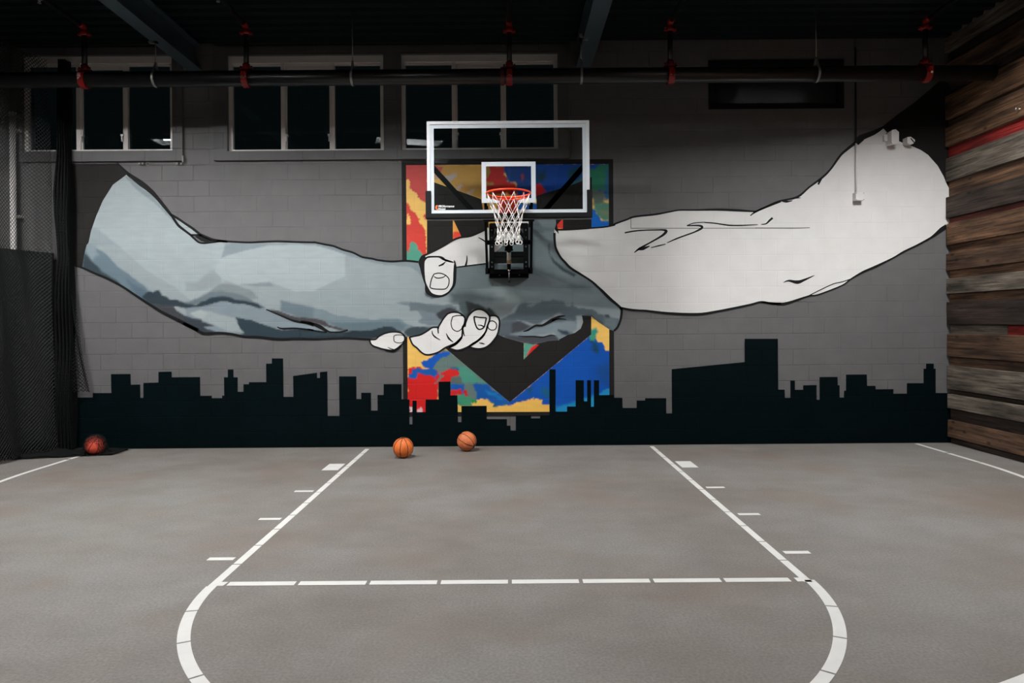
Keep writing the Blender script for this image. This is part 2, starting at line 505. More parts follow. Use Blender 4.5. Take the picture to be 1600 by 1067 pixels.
# right wall: reclaimed boards, every other one standing proud
def wood_mat():
    m, nt, b = new_mat('reclaimed_boards')
    tc = nt.add('ShaderNodeNewGeometry')
    at_ = nt.add('ShaderNodeAttribute', attribute_name='tint')
    off = nt.add('ShaderNodeAttribute', attribute_name='seed')
    ad = nt.add('ShaderNodeVectorMath', operation='ADD'); nt.link(tc, 'Position', ad, 0); nt.link(off, 'Color', ad, 1)
    mp = nt.add('ShaderNodeMapping'); mp.inputs['Scale'].default_value = (8, 0.8, 20)
    nt.link(ad, 'Vector', mp, 'Vector')
    n1 = nt.add('ShaderNodeTexNoise'); n1.inputs['Scale'].default_value = 2.2; n1.inputs['Detail'].default_value = 9; n1.inputs['Roughness'].default_value = 0.7; n1.inputs['Distortion'].default_value = 0.5
    nt.link(mp, 'Vector', n1, 'Vector')
    n2 = nt.add('ShaderNodeTexNoise'); n2.inputs['Scale'].default_value = 1.0; n2.inputs['Detail'].default_value = 5
    mp2 = nt.add('ShaderNodeMapping'); mp2.inputs['Scale'].default_value = (3, 1.3, 9); nt.link(ad, 'Vector', mp2, 'Vector'); nt.link(mp2, 'Vector', n2, 'Vector')
    r1 = nt.add('ShaderNodeMapRange'); r1.inputs['From Min'].default_value = 0.3; r1.inputs['From Max'].default_value = 0.68; r1.inputs['To Min'].default_value = 0.1; r1.inputs['To Max'].default_value = 1.95
    nt.link(n1, 'Fac', r1, 'Value')
    r2 = nt.add('ShaderNodeMapRange'); r2.inputs['From Min'].default_value = 0.32; r2.inputs['From Max'].default_value = 0.68; r2.inputs['To Min'].default_value = 0.3; r2.inputs['To Max'].default_value = 1.35
    nt.link(n2, 'Fac', r2, 'Value')
    mu = nt.add('ShaderNodeMath', operation='MULTIPLY'); nt.l.new(r1.outputs[0], mu.inputs[0]); nt.l.new(r2.outputs[0], mu.inputs[1])
    # knots
    vo = nt.add('ShaderNodeTexVoronoi'); vo.inputs['Scale'].default_value = 1.0
    mp3 = nt.add('ShaderNodeMapping'); mp3.inputs['Scale'].default_value = (1, 2.6, 5.5); nt.link(ad, 'Vector', mp3, 'Vector'); nt.link(mp3, 'Vector', vo, 'Vector')
    rk = nt.add('ShaderNodeMapRange'); rk.inputs['From Min'].default_value = 0.05; rk.inputs['From Max'].default_value = 0.14; rk.inputs['To Min'].default_value = 0.3; rk.inputs['To Max'].default_value = 1.0
    nt.link(vo, 'Distance', rk, 'Value')
    mk = nt.add('ShaderNodeMath', operation='MULTIPLY'); nt.link(mu, 0, mk, 0); nt.l.new(rk.outputs[0], mk.inputs[1])
    mx = nt.add('ShaderNodeMix', data_type='RGBA', blend_type='MULTIPLY'); mx.inputs[0].default_value = 1
    nt.l.new(at_.outputs['Color'], mx.inputs[6]); nt.link(mk, 0, mx, 7)
    nt.l.new(mx.outputs[2], b.inputs['Base Color'])
    b.inputs['Roughness'].default_value = 0.75; b.inputs['Specular IOR Level'].default_value = 0.25
    bp = nt.add('ShaderNodeBump'); bp.inputs['Strength'].default_value = 0.7; bp.inputs['Distance'].default_value = 0.006
    nt.link(n1, 'Fac', bp, 'Height'); nt.link(bp, 'Normal', b, 'Normal')
    return m

def build_boards():
    def zy(py): return CH - (py - 499.9) / 121.0
    # (top px, bottom px, proud?) read at the corner
    rows = [(202, 231, 1), (231, 249, 0), (249, 285, 1), (285, 309, 0), (309, 342, 1), (342, 351, 0), (351, 383.5, 1), (383.5, 397.5, 0),
            (397.5, 423, 1), (423, 436, 0), (436, 459, 1), (459, 472, 0), (472, 507, 1), (507, 521.5, 0), (521.5, 556.5, 1), (556.5, 571, 0),
            (571, 607, 1), (607, 615, 0), (615, 637, 1), (637, 655, 0), (655, 681.5, 1), (681.5, 691.5, 0)]
    y = 202
    up = []
    pr = 0
    r = random.Random(3)
    while y > -12:
        h = r.choice((14, 18, 22)) if pr == 0 else r.choice((28, 33, 36))
        up.append((y - h, y, pr)); y -= h; pr = 1 - pr
    rows = up[::-1] + rows
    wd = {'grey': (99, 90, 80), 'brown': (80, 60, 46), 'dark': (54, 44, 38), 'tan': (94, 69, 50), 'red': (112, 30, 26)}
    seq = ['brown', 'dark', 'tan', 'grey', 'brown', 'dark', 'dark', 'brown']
    bm = bmesh.new(); fl = {}
    tl = bm.faces.layers.int.new('board')
    tints = []
    for i, (ya, yb, proud) in enumerate(rows):
        z1, z0 = zy(ya), max(0.0, zy(yb))
        if yb > 690: z0 = 0.0
        segs = []
        yy = YW - 0.005 - r.uniform(0, 0.02)
        L = r.uniform(0.9, 3.0) if not proud else r.uniform(2.4, 4.2)
        while yy > YB:
            nxt = max(YB, yy - L)
            if nxt - YB < 0.5: nxt = YB
            segs.append((nxt, yy)); yy = nxt - 0.004; L = r.uniform(1.6, 3.6)
        for k, (y0, y1) in enumerate(segs):
            base = wd[r.choice(('brown', 'tan', 'grey', 'brown', 'tan', 'grey', 'dark') if proud else ('brown', 'dark', 'tan', 'dark'))]  # recessed boards picked from darker browns: shade put into their colour
            if (abs(ya - 231) < 1): base = wd['red'] if k < 2 else wd['brown']
            if abs(ya - 342) < 1: base = (84, 40, 32)
            if abs(ya - 507) < 1:
                base = wd['grey'] if k != 1 else wd['red']
            x = XR - (0.052 if proud else 0.008) - r.uniform(0, 0.006)
            tilt = r.uniform(-0.004, 0.006)
            b0 = len(bm.faces)
            res = bmesh.ops.create_cube(bm, size=1.0)
            for v in res['verts']:
                sx, sy, sz = v.co
                xx = x if sx < 0 else XR + 0.02
                if sx < 0 and sz > 0: xx += tilt
                dz = r.uniform(-0.003, 0.003)
                v.co = Vector((xx, (y0 + y1) / 2 + sy * (y1 - y0), (z0 if sz < 0 else z1) + (dz if z0 > 0 else 0)))
            bm.faces.ensure_lookup_table()
            for f in bm.faces[b0:]: f[tl] = len(tints)
            jit = r.uniform(0.8, 1.2)
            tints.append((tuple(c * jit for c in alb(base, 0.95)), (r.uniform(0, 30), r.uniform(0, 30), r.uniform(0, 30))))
    # the short board after the first metre of the red-ended course
    bmesh.ops.recalc_face_normals(bm, faces=bm.faces[:])
    # bevel the front edges a little
    me = bpy.data.meshes.new('wall_right'); bm.to_mesh(me)
    bl = [f[tl] for f in bm.faces]; bm.free()
    for nm, ix in (('tint', 0), ('seed', 1)):
        ca = me.color_attributes.new(nm, 'FLOAT_COLOR', 'CORNER')
        buf = np.ones((len(me.loops), 4), np.float32)
        for p in me.polygons:
            for li in p.loop_indices: buf[li, :3] = tints[bl[p.index]][ix]
        ca.data.foreach_set('color', buf.ravel())
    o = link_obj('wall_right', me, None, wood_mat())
    tag(o, 'wall of rough reclaimed wooden boards, every other board standing proud', 'wall', None, 'structure')
    bv = o.modifiers.new('edge', 'BEVEL'); bv.width = 0.004; bv.segments = 1
build_boards()

# ------------------------------------------------------------------ windows
M_alu = mat('window_aluminium', alb((208, 202, 197)), 0.45, 0.0, 0.5)
def glass_mat(name, tint=(1, 1, 1), rough=0.0, ior=1.5):
    m, nt, b = new_mat(name)
    nt.n.remove(b)
    out = nt.n['Material Output']
    tr = nt.add('ShaderNodeBsdfTransparent'); tr.inputs['Color'].default_value = (*tint, 1)
    gl = nt.add('ShaderNodeBsdfGlossy'); gl.inputs['Roughness'].default_value = rough
    fr = nt.add('ShaderNodeFresnel'); fr.inputs['IOR'].default_value = ior
    mx = nt.add('ShaderNodeMixShader')
    nt.link(fr, 'Fac', mx, 0); nt.link(tr, 'BSDF', mx, 1); nt.link(gl, 'BSDF', mx, 2); nt.link(mx, 'Shader', out, 'Surface')
    return m
M_pane = glass_mat('window_glass', (0.55, 0.6, 0.6))
M_chr = mat('bright_steel', (0.6, 0.6, 0.6), 0.25, 1.0)

def build_window(n, op, label):
    x0, x1, z0, z1, ms = op
    yf, yb = YW + 0.015, YW + 0.085
    fw, tw, bw = 0.05, 0.085, 0.03
    mb = MB()
    mb.box(x0, x0 + fw, yf, yb, z0, z1).box(x1 - fw, x1, yf, yb, z0, z1)
    mb.box(x0, x1, yf - 0.004, yb, z1 - tw, z1).box(x0, x1, yf - 0.002, yb, z0, z0 + bw)
    for q in ms: mb.box(q - 0.027, q + 0.027, yf + 0.002, yb, z0, z1)
    # inner bead of the rails
    mb.box(x0, x1, yf + 0.02, yb, z1 - tw - 0.03, z1 - tw)
    o = mb.build('window_%d' % n, M_alu)
    tag(o, label, 'window', None, 'structure')
    edges = [x0 + fw] + [v for q in ms for v in (q - 0.027, q + 0.027)] + [x1 - fw]
    for k in range(3):
        a, b = edges[2 * k], edges[2 * k + 1]
        MB().box(a, b, yf + 0.045, yf + 0.051, z0 + bw, z1 - tw - 0.03).build('pane', M_pane, o)
        if k == 1:      # the middle light is an opening sash
            s = MB()
            s.box(a, a + 0.018, yf + 0.022, yf + 0.06, z0 + bw, z1 - tw - 0.05).box(b - 0.018, b, yf + 0.022, yf + 0.06, z0 + bw, z1 - tw - 0.05)
            s.box(a, b, yf + 0.022, yf + 0.06, z1 - tw - 0.075, z1 - tw - 0.03)
            s.build('sash', M_alu, o)
            c = MB()
            for xx in (a + 0.015, b - 0.015):
                c.box(xx - 0.02, xx + 0.02, yf - 0.012, yf + 0.03, z0 + 0.2, z0 + 0.225).box(xx - 0.008, xx + 0.008, yf - 0.02, yf, z0 + 0.13, z0 + 0.21)
            c.build_each('latch', M_alu, o)
build_window(1, OPEN[0], 'three-light window partly behind the black net')
build_window(2, OPEN[1], 'three-light window between the net and the backboard')
build_window(3, OPEN[2], 'three-light window behind the basketball backboard')

def build_trim(n, outer, holes, label):
    """flat painted surround with a raised lip, standing 4 cm off the wall"""
    X0, X1, Z0, Z1 = outer
    y0, y1 = YW - 0.04, YW
    mb = MB()
    mb.box(X0, X1, y0, y1, Z0, holes[0][2])
    mb.box(X0, X1, y0, y1, max(h[3] for h in holes), Z1)
    zt = max(h[3] for h in holes); zb = holes[0][2]
    cur = X0
    for h in holes:
        mb.box(cur, h[0], y0, y1, zb, zt); cur = h[1]
    mb.box(cur, X1, y0, y1, zb, zt)
    tag(mb.build('trim_%d' % n, M_dark), label, 'trim', None, 'structure')
zt = ZC - 0.03
h1 = OPEN[0]; h2 = OPEN[1]; h3 = OPEN[2]
build_trim(1, (at(10, 180, YW).x, at(287, 220, YW).x, at(150, 253, YW).z, zt), [h1], 'grey surround of the window behind the net')
zb_ = at(500, 250.5, YW).z
h3b = (h3[0], h3[1], h2[2], h2[3]); 
build_trim(2, (at(335.5, 220, YW).x, at(889, 220, YW).x, zb_, zt), [(h2[0], h2[1], min(h2[2], h3[2]), max(h2[3], h3[3])), (h3[0], h3[1], min(h2[2], h3[2]), max(h2[3], h3[3]))], 'grey surround shared by the two windows left of the backboard')
# small screw eyes and clips under the first surround
mb = MB()
for px in (218, 223, 277, 283):
    p = at(px, 254.5, YW - 0.03); mb.box(p.x - 0.012, p.x + 0.012, p.y - 0.01, p.y + 0.03, p.z - 0.02, p.z + 0.005)
p = at(231, 256, YW - 0.03); mb.torus(p, 0.022, 0.004, Vector((0, 1, 0)), 20, 6)
p = at(285, 249, YW - 0.05); mb.box(p.x - 0.008, p.x + 0.012, p.y, p.y + 0.02, p.z - 0.03, p.z + 0.05)
mb.build_each('clip', mat('clip_grey_steel', alb((120, 118, 116)), 0.5), bpy.data.objects['trim_1'])

# glossy black blanked-off vent window high on the right
def gloss_mat():
    m, nt, b = new_mat('black_gloss_sheet')
    b.inputs['Base Color'].default_value = (0.006, 0.009, 0.01, 1); b.inputs['Roughness'].default_value = 0.32
    ge = nt.add('ShaderNodeNewGeometry')
    ns = nt.add('ShaderNodeTexNoise'); ns.inputs['Scale'].default_value = 3.5; ns.inputs['Detail'].default_value = 2
    nt.link(ge, 'Position', ns, 'Vector')
    bp = nt.add('ShaderNodeBump'); bp.inputs['Strength'].default_value = 0.35; bp.inputs['Distance'].default_value = 0.03
    nt.link(ns, 'Fac', bp, 'Height'); nt.link(bp, 'Normal', b, 'Normal')
    return m
M_black = mat('black_paint', alb((16, 18, 19)), 0.6, spec=0.2)
M_blacksteel = mat('black_steel', alb((6, 7, 7)), 0.6, 0.0, 0.1)
x0, x1, z0, z1 = VENT
mb = MB(); y0, y1 = YW - 0.012, YW + 0.05; w = 0.05
mb.box(x0 - w, x0 + 0.02, y0, y1, z0 - w, z1 + w).box(x1 - 0.02, x1 + w, y0, y1, z0 - w, z1 + w).box(x0, x1, y0, y1, z0 - w, z0 + 0.02).box(x0, x1, y0, y1, z1 - 0.02, z1 + w)
o = tag(mb.build('window_4', M_black), 'small black framed window covered with glossy black sheet under the pipe', 'window', None, 'structure')
g = MB(); N = 14
vs = []
for i in range(N + 1):
    t = i / N; xx = x0 + (x1 - x0) * t
    bulge = 0.03 * math.sin(PI * t) + 0.012 * math.sin(9 * t)
    vs.append([g.bm.verts.new((xx, YW + 0.04 - bulge + 0.02 * (1 - math.sin(PI * s)), z0 + (z1 - z0) * s)) for s in (0, 0.25, 0.5, 0.75, 1)])
for i in range(N):
    for j in range(4):
        f = g.bm.faces.new((vs[i][j], vs[i + 1][j], vs[i + 1][j + 1], vs[i][j + 1])); f.smooth = True
g.build('pane', gloss_mat(), o)

# ================================================================== MURAL
mural = empty('wall_mural', (0, YW, 0), 'mural of a grey hand and a white hand clasping above a black city skyline', 'mural')
P_white = paint('mural_white', (221, 218, 215), rough=0.5, var=0.03, joint=0.5)
P_line = paint('mural_black_line', (22, 22, 23), rough=0.6, var=0.05, spec=0.15)
P_black = paint('mural_panel_black', (32, 30, 29), rough=0.6, spec=0.15)
P_sleeve = paint('mural_sleeve_black', (32, 29, 28), rough=0.6, var=0.15, spec=0.15)
P_sky = paint('mural_skyline', (1, 12, 15), rough=0.65, var=0.1, spec=0.06)
P_attr = paint('mural_brushwork', None, 0.5, attr='paint', var=0.03, joint=0.45)

# ---- colour panel behind the hands
out_q = [(627.3, 251), (958, 248.5), (960, 650.3), (630.3, 651.2)]
panel = poly_obj('colour_panel', [out_q], 0, P_black, mural, 'tall colour panel with black border')
Y_, R_, B_, T_ = (236, 188, 96), (206, 52, 42), (8, 78, 166), (74, 146, 124)
inn = [(634.5, 258), (951, 256), (952.3, 643), (637.3, 644)]
A = lambda pts: zc(620, 240, 8.889, pts)
Bq = lambda pts: zc(790, 240, 8.889, pts)
Cq = lambda pts: zc(620, 520, 7.622, pts)
Dq = lambda pts: zc(790, 520, 7.622, pts)
sh = [
 # upper left
 (A([(100, 140), (640, 140), (560, 260), (430, 300), (425, 690), (290, 620), (265, 560), (200, 490), (165, 370), (100, 370)]), (196, 62, 58), 1, 2, 9),
 (A([(100, 700), (150, 690), (200, 790), (270, 860), (330, 960), (410, 1060), (410, 1500), (100, 1500)]), (206, 55, 42), 1, 2.5, 8),
 (A([(150, 820), (190, 900), (180, 980), (120, 960)]), Y_, 1, 2, 6),
 (A([(365, 870), (430, 820), (430, 920), (390, 905)]), R_, 1, 1.5, 6),
 (A([(520, 150), (1180, 150), (1180, 640), (900, 560), (520, 200)]), (190, 142, 66), 6, 3, 14),
 (A([(530, 160), (660, 190), (600, 250), (530, 200)]), (190, 70, 66), 3, 3, 8),
 (A([(520, 280), (600, 320), (560, 360), (520, 350)]), (200, 160, 150), 4, 2, 8),
 (A([(640, 330), (820, 270), (840, 300), (740, 400), (700, 380)]), (172, 160, 160), 4, 3, 7),
 (A([(820, 470), (900, 420), (920, 440), (850, 500)]), (172, 160, 168), 3, 2, 6),
 (A([(950, 580), (1080, 470), (1090, 500), (1000, 590)]), (176, 164, 160), 3, 2, 6),
 (A([(900, 420), (1180, 400), (1180, 520), (960, 500)]), (150, 108, 52), 12, 4, 14, 0.7),
 # centre square
 (A([(1180, 100), (1500, 100), (1500, 900), (1180, 560), (1190, 430)]), (150, 120, 50), 3, 3, 9),
 (A([(1290, 190), (1500, 170), (1490, 300), (1560, 440), (1660, 470), (1700, 560), (1290, 560), (1260, 460), (1330, 430), (1250, 370), (1300, 300)]), (176, 30, 30), 2, 3, 9),
 (A([(1490, 150), (2000, 150), (2000, 640), (1700, 640), (1640, 400), (1560, 420), (1500, 300)]), (18, 62, 128), 3, 3, 10),
 (Bq([(-60, 390), (120, 400), (140, 470), (-60, 480)]), (170, 26, 26), 3, 2, 7),
 (Bq([(215, 300), (245, 280), (255, 330), (225, 385)]), (160, 60, 60), 3, 1, 5),
 (A([(1180, 640), (1430, 640), (1430, 960), (1180, 960)]), (196, 146, 66), 2, 1, 8),
 (A([(1400, 660), (1780, 660), (1780, 960), (1400, 960)]), (100, 22, 24), 3, 2, 8),
 (Bq([(150, 690), (440, 690), (440, 960), (150, 960)]), (14, 84, 152), 2, 1, 8),
 # right
 (Bq([(420, 130), (1460, 130), (1460, 620), (420, 620)]), (14, 66, 148), 2, 2, 12),
 (Bq([(430, 260), (560, 250), (560, 340), (500, 420), (430, 400)]), (20, 58, 76), 9, 4, 10),
 (Bq([(860, 240), (1010, 200), (1000, 300), (900, 330)]), (16, 70, 84), 8, 4, 10),
 (Bq([(430, 440), (470, 430), (480, 350), (500, 440), (560, 520), (430, 600)]), (196, 28, 26), 2, 2, 7),
 (Bq([(900, 440), (1080, 280), (1080, 380), (930, 450)]), (40, 84, 86), 3, 2, 8),
 (Bq([(1180, 240), (1300, 150), (1450, 150), (1450, 280), (1400, 520), (1180, 520)]), (36, 112, 84), 4, 4, 12),
 (Bq([(1370, 200), (1450, 160), (1450, 700), (1380, 640), (1400, 400)]), (34, 92, 124), 6, 3, 10),
 (Bq([(1190, 520), (1380, 520), (1380, 700), (1230, 700)]), (86, 98, 90), 6, 3, 8),
 (Bq([(1210, 700), (1450, 680), (1450, 940), (1370, 930), (1260, 840)]), (80, 132, 112), 3, 3, 8),
 (Bq([(1300, 760), (1450, 780), (1450, 900), (1330, 860)]), (110, 130, 100), 6, 3, 8),
 (Bq([(1170, 740), (1240, 780), (1290, 880), (1380, 940), (1460, 950), (1460, 1100), (1170, 1100)]), (6, 96, 182), 2, 2, 8),
 # left column down to the thumb
 (zc(640, 340, 7.62, [(-60, 270), (0, 290), (40, 285), (90, 340), (150, 420), (210, 470), (210, 620), (-60, 620)]), T_, 1, 2, 7),
 (zc(640, 340, 7.62, [(-60, 200), (0, 210), (10, 280), (-10, 400), (-60, 380)]), (206, 60, 46), 1, 2, 6),
 (zc(640, 340, 7.62, [(100, 10), (200, 60), (205, 140), (160, 120)]), Y_, 1, 1.5, 6),
 (zc(640, 340, 7.62, [(515, 0), (560, 60), (600, 200), (520, 150)]), (234, 160, 70), 1, 1, 6),
 (zc(640, 340, 7.62, [(515, 170), (560, 140), (640, 200), (640, 280), (500, 280)]), (220, 62, 40), 4, 3, 7),
 (zc(820, 330, 8.894, [(420, 90), (540, 90), (540, 250), (440, 250)]), (222, 56, 40), 1, 1, 6),
 (zc(820, 330, 8.894, [(920, 60), (1000, 90), (1080, 140), (1170, 150), (1170, 240), (900, 240)]), (0, 100, 190), 1, 1, 6),
 # lower left
 (Cq([(560, 200), (700, 260), (1400, 820), (1400, 1000), (600, 1000), (380, 430)]), (96, 116, 110), 3, 3, 12),
 (Cq([(700, 380), (820, 400), (1060, 600), (1000, 600), (740, 590), (720, 480)]), (72, 142, 122), 6, 3, 9),
 (Cq([(600, 520), (760, 520), (800, 620), (760, 700), (640, 700)]), (84, 98, 94), 5, 3, 9),
 (Cq([(430, 270), (560, 205), (640, 250), (540, 290), (460, 370), (420, 430), (330, 410), (290, 370)]), (8, 82, 172), 1.5, 3, 8),
 (Cq([(640, 420), (720, 420), (730, 480), (640, 480)]), (28, 78, 130), 5, 2, 8),
 (Cq([(120, 430), (180, 420), (260, 400), (330, 430), (500, 440), (520, 520), (460, 600), (640, 480), (740, 460), (730, 500), (640, 520), (640, 590), (500, 600), (500, 800), (350, 960), (120, 960)]), (204, 28, 26), 1.5, 2.5, 9),
 (Cq([(150, 500), (210, 430), (260, 410), (330, 430), (450, 430), (510, 500), (460, 520), (455, 600), (440, 520), (300, 500), (250, 470), (240, 540), (170, 560)]), (16, 84, 160), 1, 2.5, 8),
 (Cq([(520, 470), (600, 440), (700, 430), (740, 470), (720, 510), (520, 510)]), (206, 34, 30), 1, 2, 8),
 (Cq([(140, 870), (190, 890), (190, 960), (140, 960)]), (222, 196, 200), 2, 3, 5),
 (Cq([(240, 920), (290, 890), (310, 960), (240, 960)]), (222, 180, 186), 2, 3, 5),
 (Cq([(640, 610), (800, 610), (790, 760), (760, 680), (640, 670)]), (14, 84, 164), 1, 1.5, 7),
 (Cq([(640, 670), (760, 670), (770, 750), (730, 745), (640, 745)]), (198, 34, 34), 1, 1.5, 7),
 (Cq([(790, 680), (830, 690), (850, 750), (800, 740)]), (190, 30, 34), 1, 1.5, 6),
 (Cq([(720, 745), (790, 740), (890, 780), (890, 880), (720, 860)]), (58, 140, 106), 2, 3, 8),
 (Cq([(910, 610), (1060, 610), (1200, 720), (1372, 830), (1372, 870), (1180, 880), (1100, 800), (960, 790)]), (12, 84, 158), 4, 3, 10),
 (Cq([(1060, 690), (1180, 720), (1260, 790), (1100, 740)]), (20, 120, 180), 5, 2, 8),
 (Cq([(720, 860), (890, 870), (890, 800), (1000, 790), (1080, 795), (1140, 840), (1190, 880), (1270, 870), (1372, 850), (1372, 960), (720, 960)]), (236, 186, 92), 1, 2, 7),
 (Cq([(880, 780), (945, 800), (945, 840), (900, 830)]), (24, 140, 70), 1, 2, 6),
 (Cq([(1140, 870), (1180, 850), (1190, 880), (1150, 885)]), (40, 90, 80), 1, 1, 5),
 # small triangles in the black
 (Cq([(1040, 180), (1180, 60), (1180, 330), (1080, 230)]), (78, 142, 126), 2, 2, 8),
 (Cq([(1120, 240), (1180, 230), (1180, 330)]), (10, 100, 180), 3, 2, 6),
 (Dq([(210, 120), (420, 120), (220, 330)]), (82, 152, 130), 2, 2, 8),
 (Dq([(250, 270), (300, 180), (390, 120), (420, 140), (270, 290)]), (206, 22, 24), 2, 1, 6),
 # lower right
 (Dq([(40, 830), (1010, 20), (1300, 0), (1300, 960), (40, 960)]), (4, 78, 168), 2, 1, 10),
 (Dq([(250, 660), (330, 640), (300, 720)]), (14, 72, 90), 9, 3, 8),
 (Dq([(440, 640), (540, 700), (520, 780), (420, 720)]), (18, 88, 120), 9, 3, 8),
 (Dq([(1080, 420), (1250, 320), (1250, 640), (1120, 560)]), (14, 72, 140), 12, 3, 9),
 (Dq([(1010, 80), (1100, 120), (1120, 240), (1050, 220)]), (14, 62, 74), 9, 3, 8),
 (Dq([(1070, -160), (1250, -60), (1250, 215), (1190, 205), (1150, 120), (1080, 100)]), (236, 188, 96), 1, 2, 7),
 (Dq([(1000, -20), (1060, -40), (1085, 40), (1060, 110), (1010, 90)]), (64, 142, 108), 3, 2, 7),
 (Dq([(1020, -40), (1070, -60), (1090, -10), (1060, 20)]), (20, 140, 130), 3, 2, 6),
 (Dq([(-20, 870), (90, 850), (200, 820), (330, 770), (320, 810), (400, 760), (395, 800), (435, 800), (425, 850), (445, 865), (530, 850), (530, 960), (-20, 960)]), (236, 184, 88), 1, 1.5, 6),
 (Dq([(590, 890), (700, 860), (840, 820), (840, 960), (590, 960)]), (24, 132, 180), 6, 2, 8),
 (Dq([(930, 780), (1060, 740), (1060, 900), (930, 900)]), (30, 146, 190), 5, 2, 8),
 (Dq([(1110, 740), (1160, 690), (1250, 660), (1250, 760), (1110, 760)]), (30, 140, 190), 3, 2, 8),
]
painted_obj('colour_patches', inn, Y_, sh, 1, P_attr, panel, 2.2, seed=11, wk=0.8)
arrow = [
    [(667.3, 281), (679, 284.6), (751.7, 311), (754.5, 327), (760, 345), (764, 440), (667, 440), (667.3, 281)][:-1],
    [(838.5, 306), (893.5, 289), (924.8, 276.5), (924, 372), (868, 372), (866, 345), (838.5, 345)],
]
tri_l = [(707.6, 342), (721, 370), (707.6, 376)]
left_arrow = [(667.3, 281), (679, 284.6), (751.7, 311), (754.5, 327), (760, 345), (764, 440), (667, 440), (667, 378), (707.6, 377), (721.5, 372), (707.6, 341.5), (707, 341.5), (707, 374), (667.2, 374)]
polys = [
    [(667.3, 281), (707.6, 295), (707.6, 440), (667, 440)],
    [(707.6, 295), (751.7, 311), (754.5, 327), (760, 345), (764, 440), (740, 440), (722, 372), (707.6, 341.5)],
    [(838.5, 306), (893.5, 289), (924.8, 276.5), (924, 372), (879.6, 372), (879.6, 330), (838.5, 330)],
    [(838.5, 330), (879.6, 330), (879.6, 342), (876, 345), (870.5, 351), (873.5, 372), (838.5, 372)],
    # arrow head
    [(669, 500), (773.8, 500), (773.8, 561.8), (757.5, 545), (740, 545), (760, 597), (697.5, 545), (669, 521)],
    [(773.8, 500), (796.5, 500), (796.5, 628), (757, 595), (740, 560), (757.5, 545), (773.8, 562)],
    [(796.5, 500), (818.3, 500), (818.3, 561.5), (842.5, 538.5), (860, 500), (923.7, 485), (923.7, 522.5), (796.5, 628)],
    [(818.3, 500), (862, 500), (862, 538), (842.5, 538.5), (818.3, 535)],
]
# arrow head drawn cleanly: one outline with the two triangular lights left out
head = [(669, 480), (924, 480), (923.7, 522.5), (796.5, 628.2), (669, 521.5)]
def tri_cut():
    L = [(669, 480), (773.8, 480), (773.8, 562), (757.5, 545), (730, 516), (730, 572.6), (669, 521.5)]
    L2 = [(730, 516), (757.5, 545), (773.8, 562), (773.8, 609.2), (730, 572.6)]
    Cn = [(773.8, 480), (818.3, 480), (818.3, 610.1), (796.5, 628.2), (773.8, 609.2)]
    R = [(818.3, 561.5), (842.5, 538.5), (866, 538.5), (866, 570.4), (818.3, 610.1)]
    R2 = [(818.3, 480), (924, 480), (923.7, 522.5), (866, 570.4), (866, 538.5), (842.5, 538.5), (818.3, 534)]
    return [L, L2, Cn, R, R2]
poly_obj('black_arrow', tri_cut(), 2, P_black, panel)
poly_obj('black_bar', polys[:2], 2, P_black, panel)
poly_obj('black_bar', polys[2:4], 2, P_black, panel)

